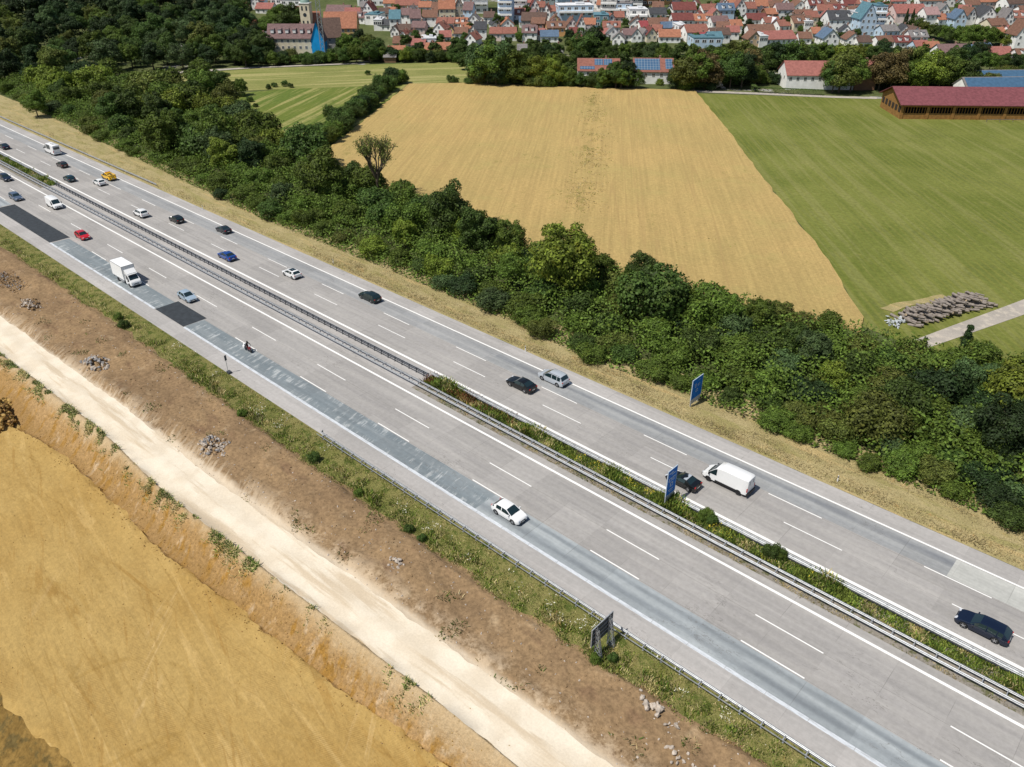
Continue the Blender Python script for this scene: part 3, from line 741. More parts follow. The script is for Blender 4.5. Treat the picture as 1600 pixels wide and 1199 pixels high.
# --- hedge between the left meadow and the wheat
hrr = random.Random(31)
for i in range(44):
    t = i/43; hx = 488+(628-488)*t+hrr.uniform(-5, 5)-3; hy = 245+(126-245)*t**.9+hrr.uniform(-4, 5)
    p = at(hx, hy, 0); plant('shrub', p.x, p.y, hrr.uniform(4.0, 6.5), hrr.choice([0, 1, 0, 6]), 'of the hedge beside the wheat', 'shrubs of the field hedge', wide=1.05)
for i, (hx, hy, h) in enumerate([(420, 140, 2), (430, 137, 2), (445, 136, 2.2), (455, 138, 1.8), (380, 152, 2), (392, 160, 2), (400, 168, 1.6), (575, 118, 2), (706, 130, 3), (712, 131, 2.4)]):
    p = at(hx, hy, 0); plant('shrub', p.x, p.y, h, 0, 'in the grass of the left meadows', 'small meadow shrubs')
# --- the wood at the upper left
wood = px([(-420, 175), (-60, 138), (135, 119), (250, 112), (330, 108), (400, 102), (425, 92), (375, 62), (400, 40)])
far0 = at(420, -40); far1 = at(-700, -60)
wood += [(far0.x, far0.y), (far1.x, far1.y)]
wpts = scatter(wood, 10.2, 12000, rr)
wpts = [p for p in wpts if -80 < proj(p[0], p[1], hill(*p)+6)[0] < 1000]
wpts.sort(key=lambda p: p[0]**2+p[1]**2)
MASS = []
for i, (x, y) in enumerate(wpts):
    h = rr.uniform(9, 15); mt = rr.choices([0, 6, 1, 4, 3], [30, 34, 14, 6, 6])[0]
    if i < 95:
        q = proj(x, y, 6)
        plant('round', x, y, h, mt, ('in the front of' if i < 40 else 'in the middle of' if i < 75 else 'farther back in')+' the upper left wood', 'trees of the upper left wood', wide=1.12)
    else: MASS.append((x, y, h, 1.2))
def mass(name, items, mat, label):
    vs = []; k = 0
    for x, y, h, wd in items:
        me = PROTO['farround'][k % 3][0]; k += 1
        co = np.empty(len(me.vertices)*3, np.float32); me.vertices.foreach_get('co', co); co = co.reshape(-1, 3); s = h/10
        a = rnd.uniform(0, 6.28); ca, sa = math.cos(a), math.sin(a)
        r = np.stack([(co[:, 0]*ca-co[:, 1]*sa)*s*wd+x, (co[:, 0]*sa+co[:, 1]*ca)*s*wd+y, co[:, 2]*s+hill(x, y)], 1); vs.append(r)
    v = np.concatenate(vs); return tag(link(name, np_mesh(name, v, len(v)//4, mat=mat)), label, 'wood', kind='stuff')
carpet('wood_floor_scrub', wood, 42000, lambda x, y: 4.5+2*nz(x, y, 12), .55, LM[6], 15, 'dark scrub filling the upper left wood', lambda x, y: -60 < proj(x, y, hill(x, y)+3)[0] < 700)
if MASS: mass('far_wood', MASS[:270], LM[6], 'far wood closing the upper left corner as one dark mass')
# ------------------------------------------------------------------ the town
def rooft(name, c):
    s = NT(name, .85, .2); v = s.coord()
    k = s.mix(1.0, c, s.grey(s.noise(v, 1.1, 6, .7), .72, 1.25), 'MULTIPLY')
    w = s.n('ShaderNodeTexWave', wave_type='BANDS', bands_direction='Z'); w.inputs['Scale'].default_value = 4; s.l(v, w.inputs['Vector'])
    k = s.mix(1.0, k, s.grey(w.outputs['Fac'], .9, 1.06), 'MULTIPLY')
    s.base(k); return s.m
RC = {'orange': (.34, .148, .09), 'red': (.255, .110, .082), 'brown': (.185, .10, .07), 'darkbrown': (.115, .075, .06), 'darkred': (.165, .055, .048), 'purple': (.18, .115, .11),
      'grey': (.20, .185, .18), 'darkgrey': (.062, .064, .07), 'blue': (.10, .15, .22), 'teal': (.10, .20, .24), 'pink': (.36, .23, .22), 'crimson': (.27, .06, .065), 'rose': (.30, .12, .10),
      'white': (.62, .63, .64), 'plum': (.185, .062, .07)}
RN = {'orange': 'orange', 'red': 'red', 'brown': 'red-brown', 'darkbrown': 'dark brown', 'darkred': 'dark red', 'purple': 'purple-brown', 'grey': 'grey', 'darkgrey': 'dark grey', 'blue': 'blue', 'teal': 'teal', 'pink': 'pinkish grey', 'crimson': 'crimson', 'rose': 'dusty red', 'white': 'white', 'plum': 'plum red'}
RM = {k: rooft('tiles_'+k, c) for k, c in RC.items()}
WC = {'white': (.84, .83, .80), 'cream': (.68, .60, .45), 'tan': (.52, .38, .25), 'yellow': (.66, .50, .20), 'orange': (.60, .34, .15), 'lightblue': (.50, .62, .74), 'grey': (.42, .41, .39), 'pink': (.66, .54, .50), 'brown': (.22, .13, .08), 'stone': (.36, .31, .25), 'blue': (.10, .26, .52), 'teal': (.14, .28, .32), 'ochre': (.62, .42, .19), 'tarp': (.02, .33, .72)}
WM = {k: plain('render_'+k, c, .9, spec=.1, var=.10, vs=.6) for k, c in WC.items()}
M['pane'] = plain('window_pane', (.045, .055, .065), .12, 0, .6, var=0)
M['wframe'] = plain('window_frame', (.70, .69, .66), .6, var=0)
M['solar'] = None
def solar():
    s = NT('solar_panel', .18, .6); v = s.coord()
    b = s.n('ShaderNodeTexBrick'); b.offset = 0; b.inputs['Color1'].default_value = (.05, .11, .20, 1); b.inputs['Color2'].default_value = (.06, .13, .22, 1); b.inputs['Mortar'].default_value = (.30, .34, .38, 1)
    b.inputs['Scale'].default_value = 1; b.inputs['Brick Width'].default_value = 1.1; b.inputs['Row Height'].default_value = 1.3; b.inputs['Mortar Size'].default_value = .05
    m = s.n('ShaderNodeMapping'); s.l(v, m.inputs[0]); s.l(m.outputs[0], b.inputs['Vector']); s.base(b.outputs[0]); return s.m
M['solar'] = solar(); M['solarb'] = plain('blue_solar_roof', (.065, .135, .22), .35, .1, var=.15, vs=.8)
def win_mesh(w=1.15, h=1.35):
    m = MB(); m.box((0, -.02, 0), (w, .08, h), mi=0); m.box((-w*.22, -.065, 0), (w*.34, .02, h*.82), mi=1); m.box((w*.22, -.065, 0), (w*.34, .02, h*.82), mi=1)
    return m.mesh('window', [M['wframe'], M['pane']])
WIN = win_mesh(); WINB = win_mesh(2.2, 1.4)
CHIM = MB().box((0, 0, .5), (.65, .65, 1.6)).box((0, 0, 1.36), (.8, .8, .12)).mesh('chimney', plain('chimney_brick', (.34, .20, .15), .9))
def mpp(p):
    d = math.sqrt(p.x**2+p.y**2+(CAMH-p.z)**2); return d/FPX
HOUSES = []; hr = random.Random(5)
def slab(m, a, b, x0, x1, t, mi=0):
    """sloping roof slab between (y,z) points a and b, along x"""
    (ya, za), (yb, zb) = a, b
    m.prism([(ya, za), (yb, zb), (yb, zb+t), (ya, za+t)], x0, x1, mi)
def house(x0, x1, yt, yb, kind, roof, wall, yaw=0, d=None, rf=.45, wins=True, label=None, name='house', chim=True, pv=None, dorm=0, cat='house', minh=5.0, gw=None, floors=None):
    p = at((x0+x1)/2, yb); k = mpp(p); w = max(4.2, (x1-x0)*k*(1 if label else .94))
    if not label and kind == 'e': rf = .37
    if not label and wall in ('pink', 'tan', 'grey', 'cream', 'brown') and hr.random() < .5: wall = 'white'
    tot = max(minh, (yb-yt)*k*(1.0 if kind != 'e' else .97)-(.5 if kind == 'e' else 0))
    d = d or (min(12, max(7.5, w*.85)) if kind == 'e' else min(13, max(8, w*1.3)) if kind == 'g' else 12)
    rz = YAW0+R(yaw)
    ax = Vector((math.cos(rz), math.sin(rz))); ay = Vector((-ax.y, ax.x))
    c = Vector((p.x, p.y))+ay*(d/2)
    z0 = min(hill(c.x, c.y), p.z)
    o = link(name, None, None, (c.x, c.y, p.z), rz)
    span = d if kind == 'e' else w
    rh = 0 if kind == 'f' else min(tot*.62, max(span*.30, tot*rf)); wh = tot-rh
    if kind != 'f' and wh < 2.4: wh = 2.4; rh = max(1.5, tot-2.4)
    m = MB(); low = -1.6-d*.09
    if kind == 'e':
        m.prism([(-d/2, low), (d/2, low), (d/2, wh), (0, wh+rh-.05), (-d/2, wh)], -w/2, w/2)
    elif kind == 'g':
        poly = [(-w/2, low), (w/2, low), (w/2, wh), (0, wh+rh-.05), (-w/2, wh)]
        vs = [(a, -d/2, z) for a, z in poly]+[(a, d/2, z) for a, z in poly]
        m.add(vs, [(0, 1, 2, 3, 4), (9, 8, 7, 6, 5)]+[((i+1) % 5, i, i+5, (i+1) % 5+5) for i in range(5)])
    else:
        m.box((0, 0, (wh+low)/2), (w, d, wh-low))
    m.build('wall', WM[wall], o)
    r = MB(); ov = .45; t = .2
    if kind == 'e':
        s = rh/(d/2)
        for sg in (-1, 1): slab(r, (0, wh+rh), (sg*(d/2+ov), wh-s*ov), -w/2-ov*.7, w/2+ov*.7, t)
    elif kind == 'g':
        s = rh/(w/2)
        for sg in (-1, 1):
            q = [(0, wh+rh), (sg*(w/2+ov), wh-s*ov), (sg*(w/2+ov), wh-s*ov+t), (0, wh+rh+t)]
            vs = [(a, -d/2-ov*.7, z) for a, z in q]+[(a, d/2+ov*.7, z) for a, z in q]
            r.add(vs, [(0, 1, 2, 3), (7, 6, 5, 4), (0, 4, 5, 1), (1, 5, 6, 2), (2, 6, 7, 3), (3, 7, 4, 0)])
    else:
        r.box((0, 0, wh+.12), (w+.3, d+.3, .3)); r.box((w*.15, 0, wh+.6), (w*.25, d*.4, .9))
    ro = r.build('roof', RM[roof], o)
    if pv:
        for (u0, u1, v0, v1) in pv:     # fractions along width and up the front slope
            s = rh/(d/2); ln = math.hypot(d/2+ov, rh+s*ov); q = MB()
            W2 = (u1-u0)*(w); H2 = (v1-v0)*ln
            q.box((0, 0, 0), (W2, H2, .06)); po = q.build('solar_panel', M['solarb'] if name == 'stable_block' else M['solar'], ro)
            mid = (v0+v1)/2; po.location = ((u0+u1)/2*w-w/2, -(d/2+ov)*(1-mid), wh-s*ov+(rh+s*ov)*mid+t+.10)
            po.rotation_euler = (math.atan(s), 0, 0)
    if chim and kind != 'f':
        co = link('chimney', CHIM, ro); co.location = (w*.18, d*.1, wh+rh*.85) if kind == 'e' else (w*.12, d*.1, wh+rh*.8)
    if wins:
        nf = floors or max(1, int(wh/2.7)); nc = max(2, int(w/2.6))
        for f in range(nf):
            z = wh-1.35-f*2.75
            if z < .9 and f: break
            me = WINB if kind == 'f' else WIN
            nn = max(2, int(w/3.2)) if kind == 'f' else nc
            for i in range(nn):
                wo_ = link('window', me, o); wo_.location = (-w/2+w*(i+.5)/nn, -d/2, max(1.2, z))
            if x0 > 700 or kind == 'f':
                for i in range(2):
                    wo_ = link('window', me, o); wo_.location = (-w/2, -d/2+d*(i+.6)/2.2, max(1.2, z)); wo_.rotation_euler = (0, 0, -math.pi/2)
        if kind == 'g' and rh > 2.2:
            for a in ((-.9, .9) if rh > 3.2 else (0,)):
                wo_ = link('window', WIN, o); wo_.location = (a, -d/2, wh+rh*.22)
            if rh > 4: wo_ = link('window', WIN, o); wo_.location = (0, -d/2, wh+rh*.55)
    if kind == 'f':
        for f in range(1, max(1, int(wh/3))):
            b = MB().box((0, -d/2-.6, wh-f*3), (w*.96, 1.2, .9)).build('balcony', WM['white'], o)
    for i in range(dorm):
        q = MB(); xx = -w/2+w*(i+.7)/(dorm+.4); s = rh/(d/2); yy = -d/4; zz = wh+rh/2
        q.box((xx, yy-.5, zz), (1.3, 1.9, 1.5)); do = q.build('dormer', WM['white'] if wall != 'stone' else WM['cream'], ro)
        q = MB(); q.prism([(yy-1.6, zz+.75), (yy+1.2, zz+1.15), (yy+1.2, zz+1.25), (yy-1.6, zz+.87)], xx-.85, xx+.85); q.build('dormer', RM[roof], ro)
    row = 'front' if yb >= 60 else 'middle' if yb >= 36 else 'back'
    if label: tag(o, label, cat)
    else:
        kw = {'e': 'broad', 'g': 'gabled', 'f': 'flat-roofed'}[kind]
        HOUSES.append((o, f"{kw} {wall.replace('lightblue', 'light blue').replace('tarp', 'blue')} house with {RN[roof]} roof" if kind != 'f' else f"flat-roofed {wall.replace('lightblue', 'light blue')} block", row, (x0+x1)/2))
        o['category'] = 'house'; o['group'] = 'houses of the town'
    return o
HL = '''615 645 60 77 e brown cream|608 633 78 93 e orange stone|660 682 65 79 f white white|643 663 65 81 e rose cream|676 704 70 90 e orange tan|665 676 76 88 e orange tan|612 622 44 59 g darkbrown white|620 641 41 58 e darkbrown grey|624 636 52 66 g red white|637 649 53 66 g red cream
610 626 21 50 e teal white|586 611 36 49 e darkgrey white|571 592 31 40 f teal white|585 597 41 49 f white white|567 583 9 31 g darkred tan|593 608 16 30 e darkbrown white|604 616 15 29 e orange white|626 642 17 38 e purple white|642 658 20 48 e purple grey|644 664 37 57 e purple pink
661 683 20 43 e brown white|682 697 34 46 e red white|687 711 6 33 e orange cream|711 725 3 32 g brown stone|688 709 33 46 e red white|708 729 31 46 e orange pink|699 711 45 61 g darkgrey yellow|710 730 46 62 e brown brown|742 760 38 63 e darkgrey white|736 748 40 54 g brown white
618 636 3 17 e red tan|637 655 3 19 e red pink|655 673 6 24 e orange white|676 690 8 32 e brown stone|724 738 8 34 e purple lightblue|560 600 -4 10 f teal white|602 640 -4 10 f white white|656 674 -6 10 f blue lightblue|690 700 -2 8 g grey cream
722 762 -14 22 f white white|778 800 -6 40 f white lightblue|800 823 -10 24 f white white|790 818 16 32 e red grey|784 803 33 50 g orange white|765 783 46 65 e red pink|783 807 46 65 e red white|771 779 50 62 g brown white|815 852 24 46 e darkbrown grey|830 850 31 50 e brown brown|812 829 33 44 e blue white
829 842 4 27 g darkred cream|842 850 6 24 e red white|847 859 12 33 g red white|858 868 12 30 e red white|860 875 28 42 g brown yellow|855 883 37 58 e brown orange|886 902 33 53 g brown white|901 914 31 60 g red white|912 929 32 52 e orange white|816 838 44 67 e purple white|838 848 50 64 e rose pink|845 872 53 67 e blue white
889 900 46 63 e darkred brown|873 926 14 35 f white lightblue|928 950 28 44 f teal teal|920 933 -6 14 g grey white|938 962 2 26 f white grey|843 868 -8 10 f white white|868 902 -10 12 f white lightblue|942 968 38 52 e red white|947 968 46 64 g grey white|962 985 10 27 f grey lightblue|900 918 -6 10 g grey white
974 994 48 65 e purple tan|987 1002 49 67 g purple white|1003 1014 50 66 g grey white|1010 1026 48 67 g darkred cream|1030 1062 50 68 e orange tan|1001 1014 36 52 e crimson white|984 1004 32 49 g darkbrown white|1014 1044 32 51 e brown white|1035 1061 39 53 e blue teal|1015 1040 16 35 e darkgrey white|983 1010 20 40 f white white|1061 1070 44 60 f white white
1052 1086 8 27 e darkred brown|1051 1082 25 45 e darkred white|1098 1124 10 26 e red white|1122 1146 10 32 e blue lightblue|1083 1112 26 44 e orange white|1112 1138 29 48 e purple pink|1072 1106 43 66 e red white|1088 1108 55 71 e crimson teal|1107 1128 54 76 e teal white|1110 1139 48 69 e darkbrown white|1083 1126 67 78 f teal lightblue|1141 1158 35 54 e orange white|1030 1066 -8 8 f blue orange|968 982 -4 14 f white lightblue|985 1003 -6 18 f white grey|1003 1028 -4 10 f darkgrey brown|1020 1036 8 20 e brown tan
1148 1164 5 30 g red white|1164 1180 8 28 e red white|1180 1198 4 25 e orange white|1186 1194 14 27 g darkgrey white|1202 1221 5 21 e brown tan|1213 1238 10 30 e purple white|1197 1214 18 31 e orange brown|1168 1196 25 42 e darkred white|1195 1219 30 45 e red white|1204 1217 34 45 g white white|1217 1234 36 50 e red white|1172 1211 43 60 e brown brown|1196 1244 53 70 e rose white|1168 1188 55 75 g brown tan|1186 1197 62 75 f white white
1239 1269 30 50 e brown cream|1243 1268 19 33 e brown brown|1258 1277 22 41 e red cream|1241 1258 6 20 g brown white|1263 1284 3 23 e darkred white|1277 1299 12 30 e red white|1285 1320 2 14 e brown cream|1297 1326 12 24 e darkred white|1318 1337 2 20 e darkred cream|1337 1362 2 20 e red cream|1295 1336 24 50 e darkgrey cream|1336 1344 28 52 f white white|1285 1308 53 76 g blue white|1327 1344 14 27 e brown cream|1270 1280 52 62 e orange cream|1248 1266 54 70 e brown cream|1256 1268 42 51 f white white
1341 1364 18 57 g teal lightblue|1362 1378 20 52 f teal lightblue|1378 1402 44 62 e grey lightblue|1322 1342 57 74 g brown white|1340 1360 60 76 e darkbrown cream|1390 1412 -2 16 e rose white|1410 1426 -2 14 g red white|1383 1401 12 30 e brown cream|1400 1443 14 36 e rose pink|1436 1472 -4 18 e brown white|1472 1490 -2 12 g orange white|1468 1481 12 26 g grey white|1444 1465 18 40 e pink white|1482 1492 26 40 e blue lightblue|1490 1506 24 45 g blue lightblue|1508 1522 20 40 g brown cream|1530 1553 20 42 g darkgrey white|1507 1527 4 22 e brown white|1530 1562 -2 18 e orange pink|1572 1598 2 24 e darkbrown white|1566 1578 24 48 g grey white|1577 1600 24 44 e red white|1546 1572 35 52 e brown cream|1562 1576 50 62 e orange cream|1584 1604 46 80 g brown white|1596 1625 16 34 e brown white
1421 1446 53 73 e grey white|1372 1398 61 76 e brown tan|1398 1422 61 76 e darkred white|1430 1450 68 84 e rose lightblue|1448 1467 70 86 e orange orange|1471 1512 76 95 e purple white|1512 1532 76 95 e blue grey|1530 1548 78 88 e blue blue|1546 1579 79 95 e rose grey|1590 1615 82 98 e brown grey|1465 1482 32 40 e orange white
366 380 2 17 g rose pink|372 384 8 20 e red tan|396 404 -4 16 g grey white|402 414 -4 14 e red lightblue|400 425 9 22 e rose tan|425 440 2 14 f white white|440 470 4 16 f grey white|562 575 0 12 f white grey|510 545 12 28 e purple white|540 562 16 30 e rose white|546 570 22 38 e purple cream|380 400 34 48 e orange tan|600 618 6 14 e orange white|1240 1262 -6 6 f white white|1180 1210 -8 4 e grey white|1600 1630 40 62 e red white|1290 1310 -10 2 e grey white'''

for line in HL.split('\n'):
    for h in line.split('|'):
        q = h.split(); a = [float(v) for v in q[:4]]
        house(a[0], a[1], a[2], a[3], q[4], q[5], q[6], yaw=hr.uniform(-9, 9)+(6 if a[0] > 1000 else -3), dorm=(2 if q[4] == 'e' and a[1]-a[0] > 20 and hr.random() < .35 else 0))
rects = [[float(v) for v in h.split()[:4]] for l in HL.split('\n') for h in l.split('|')]; fr_ = random.Random(12); nadd = 0
for _ in range(1500):
    x = fr_.uniform(560, 1600); yb = fr_.uniform(4, 74 if x > 620 else 40); w = fr_.uniform(12, 19)-(4 if yb < 25 else 0)
    if 1436 < x < 1580 and yb > 40: continue
    if any(abs(x-(q[0]+q[1])/2) < (w+q[1]-q[0])/2*.80 and abs(yb-q[3]) < 7.5 for q in rects): continue
    if nadd >= 75: break
    hh = w*fr_.uniform(.85, 1.15); kd = fr_.choice('eegg'); house(x-w/2, x+w/2, yb-hh, yb, kd, fr_.choice(['red', 'brown', 'darkbrown', 'red', 'orange', 'grey', 'purple', 'darkgrey', 'rose']), fr_.choice(['white', 'white', 'white', 'cream', 'pink']), yaw=fr_.uniform(-20, 20))
    rects.append([x-w/2, x+w/2, yb-hh, yb]); nadd += 1
# special buildings
house(425, 490, 46, 86, 'e', 'purple', 'cream', 0, 10, .42, label='long cream monastery wing with grey-brown roof, dormers and terraces', name='monastery_wing', dorm=6, cat='building', floors=3)
house(490, 508, 44, 90, 'g', 'purple', 'tarp', 4, 9, .5, wins=False, label='gabled building end hung with a bright blue tarpaulin beside the crane', name='tarpaulin_covered_building', cat='building', chim=False)
house(512, 535, 37, 80, 'e', 'darkbrown', 'grey', 14, 13, .55, wins=True, label='steep dark roofed grey monastery building right of the crane', name='monastery_building', cat='building', chim=False)
house(511, 556, 27, 66, 'e', 'orange', 'ochre', 3, 12, .5, label='large ochre church nave with long orange roof', name='church_nave', cat='church', chim=False)
house(487, 499, 24, 52, 'e', 'orange', 'tan', 0, 9, .6, label='narrow orange roofed building between tower and blue tarpaulin', name='church_annex', cat='building', chim=False)
house(461, 476, 17, 50, 'e', 'rose', 'tan', -10, 9, .8, label='steep faded red roof left of the church tower', name='church_annex', cat='building', chim=False)
house(528, 543, 50, 64, 'e', 'red', 'ochre', 0, 6, label='low red roofed porch at the right foot of the church', name='church_porch', cat='building', chim=False)
house(363, 392, 35, 52, 'e', 'orange', 'tan', -25, 8, label='orange roofed house half hidden in trees left of the monastery', cat='house')
house(392, 412, 58, 76, 'g', 'grey', 'white', -20, 9, label='small white gabled house in trees left of the monastery', cat='house')
house(601, 618, 90, 99, 'e', 'grey', 'brown', 0, 6, wins=False, chim=False, minh=2.8, label='small grey field barn at the edge of the pale meadow', name='field_barn', cat='barn')
house(905, 965, 97, 121, 'e', 'red', 'white', -3, 12, label='orange farm roof with solar panels left of the big dark tree', name='farm_building', cat='farm building', pv=[(.40, .60, .45, .92), (.62, .82, .45, .92), (.05, .4, .12, .34)])
house(992, 1048, 98, 132, 'e', 'red', 'white', -3, 12, label='orange roofed white farm building with rows of solar panels on its roof', name='farm_building', cat='farm building', pv=[(.02, .66, .12, .92), (.80, .98, .2, .9)])
house(1234, 1334, 105, 141, 'e', 'rose', 'white', -2, 13, .4, label='long white farmhouse with dusty red roof beside the field lane', name='farmhouse', cat='farmhouse')
house(1336, 1364, 104, 142, 'e', 'rose', 'brown', 3, 10, label='brown wooden barn with dusty red roof between the big farm trees', name='barn', cat='barn', wins=False)
house(1514, 1640, 117, 137, 'e', 'grey', 'white', 3, 9, .4, label='rear stable range with blue solar roof at the right edge', name='stable_block', cat='stable', pv=[(.01, .99, .1, .92)], chim=False)
house(1519, 1650, 130, 158, 'e', 'grey', 'white', 3, 9, .4, label='front stable range with blue solar roof and white stall fronts', name='stable_block', cat='stable', pv=[(.01, .99, .1, .92)], chim=False)
house(810, 822, 79, 90, 'e', 'grey', 'white', 0, 7, label='small grey roofed house sunk among the middle trees', cat='house')
house(866, 880, 75, 90, 'g', 'grey', 'white', 8, 7, label='small grey gabled house in the trees above the fresh green tree', cat='house')
# church tower
def tower():
    p = at(480, 54); k = mpp(p); w = 13.5*k; h = (54-13)*k*.94
    o = thing('church_tower', 'pale square church tower with dark belfry openings and green cupola', 'church tower', p, YAW0-R(4))
    MB().box((0, w/2, h/2-1), (w, w, h+2)).build('shaft', WM['cream'], o)
    q = MB()
    for z, s in ((h-2.2, 1.0), (h-8.5, .6)):
        for a in (-.22, .22): q.box((a*w, -.03, z), (w*.16, .08, 2.0*s))
    q.box((0, -.03, h-16), (.5, .08, 1.8)); q.build('belfry_opening', M['pane'], o)
    c = MB(); c.lathe_y([(0.01, -.04), (.9, -.04), (.9, .02)], (0, -.02, h-5.2), 20); c.build('clock_face', M['pane'], o)
    MB().box((0, w/2, h+.1), (w+.5, w+.5, .35)).build('cornice', WM['white'], o)
    q = MB(); prof = [(w*.50, 0), (w*.46, .8), (w*.36, 1.7), (w*.22, 2.3), (w*.16, 3.4), (w*.16, 4.4), (w*.10, 5), (.06, 5.6), (.03, 7.2)]
    n = 12; vs = []
    for r, z in prof:
        for i in range(n): t = 2*math.pi*i/n; vs.append((r*math.cos(t), w/2+r*math.sin(t), h+.25+z))
    q.add(vs, [(j*n+i, j*n+(i+1) % n, (j+1)*n+(i+1) % n, (j+1)*n+i) for j in range(len(prof)-1) for i in range(n)]); q.build('cupola', plain('copper_green', (.20, .30, .26), .6), o, 40)
tower()
def crane():
    p = at(506, 92); k = mpp(p); h = 81*k*1.03; o = thing('tower_crane', 'pale lattice tower crane before the blue tarpaulin with its jib over the tower', 'crane', p, YAW0+R(8))
    m = MB(); a = .85
    for sx in (-a, a):
        for sy in (-a, a): m.tube((sx, sy, -.5), (sx, sy, h), .13, n=4)
    z = 0; i = 0
    while z < h-2:
        for (x0, y0, x1, y1) in ((-a, -a, a, -a), (a, -a, a, a), (a, a, -a, a), (-a, a, -a, -a)):
            if i % 2: x0, y0, x1, y1 = x1, y1, x0, y0
            m.tube((x0, y0, z), (x1, y1, z+2), .08, n=4)
        z += 2; i += 1
    m.build('mast', M['steel'], o)
    j = MB(); L0, L1 = -9, 22
    for y, zz in ((-.5, 0), (.5, 0), (0, 1.1)): j.tube((L0, y, h+zz), (L1, y, h+zz), .11, n=4)
    x = L0; i = 0
    while x < L1-1.5:
        for y in (-.5, .5): j.tube((x, y, h), (x+.75, 0, h+1.1), .06, n=4); j.tube((x+.75, 0, h+1.1), (x+1.5, y, h), .06, n=4)
        x += 1.5
    j.build('jib', M['steel'], o); MB().box((L0+1, 0, h-.8), (1.8, 1.4, 1.8)).build('counterweight', WM['grey'], o)
    MB().box((0, 0, -.2), (4.5, 4.5, .7)).build('base', WM['grey'], o)
crane()
# riding hall
def hall():
    p = at(1405, 187, .0); o = thing('timber_riding_hall', 'long timber riding hall with plum red roof and dark open bays', 'riding hall', (p.x, p.y, 0), YAW0-R(2.5))
    w, d, wh, rh = 66, 18, 4.9, 3.5
    tb = plain('honey_timber', (.27, .135, .035), .8, var=.25, vs=1.2); td = plain('interior_shade', (.03, .02, .014), .9, var=0)  # td: dark colour painted for the shade inside the open bays
    m = MB(); m.box((w/2, .12, .95), (w, .2, 1.9)); m.box((w/2, .12, wh-.55), (w, .22, 1.1)); m.box((w/2, d-.1, wh/2), (w, .2, wh)); m.box((w-.1, d/2, wh/2), (.2, d-.4, wh))
    m.build('boarding', tb, o)
    g = MB(); y0 = .23; g.add([(0, y0, 0), (0, d-.2, 0), (0, d-.2, wh), (0, d/2, wh+rh-.1), (0, y0, wh), (.2, y0, 0), (.2, d-.2, 0), (.2, d-.2, wh), (.2, d/2, wh+rh-.1), (.2, y0, wh)],
          [(0, 1, 2, 3, 4)[::-1], (5, 6, 7, 8, 9)]+[(i, (i+1) % 5, (i+1) % 5+5, i+5) for i in range(5)]); g.build('gable_wall', tb, o)
    for i in range(9):
        x = .3+i*(w-.6)/8; MB().box((x, .0, wh/2), (.9, .35, wh)).build('post', tb, o)
        if i < 8:
            b = MB()
            for j in range(1, 9): b.box((x+j*(w-.6)/72, .1, 2.85), (.14, .12, 1.9))
            b.build('railing', tb, o)
    for i in range(6): MB().box((-.06, 1.6+i*2.9, 2.9), (.1, 1.7, 1.7)).build('opening_shade', td, o)
    MB().box((w/2, d*.55, 1.2), (w-1, d*.6, 2.2)).build('shade_block', td, o)
    r = MB(); s = rh/(d/2); ov = 1.0
    slab(r, (d/2, wh+rh), (-ov, wh-s*ov), -1.0, w+1, .18); slab(r, (d/2, wh+rh), (d+ov, wh-s*ov), -1.0, w+1, .18)
    r.build('roof', RM['plum'], o)
hall()
# picket rail before the riding hall
def prail():
    o = thing('paddock_rail', 'low grey rail in the meadow before the riding hall', 'fence', at(1555, 192, 0), YAW0); m = MB()
    m.box((14, 0, .9), (34, .08, .14)).build('rail', M['wood'], o)
    for i in range(9): MB().box((-2.8+i*4.2, .1, .5), (.14, .1, 1.1)).build('post', M['wood'], o)
prail()
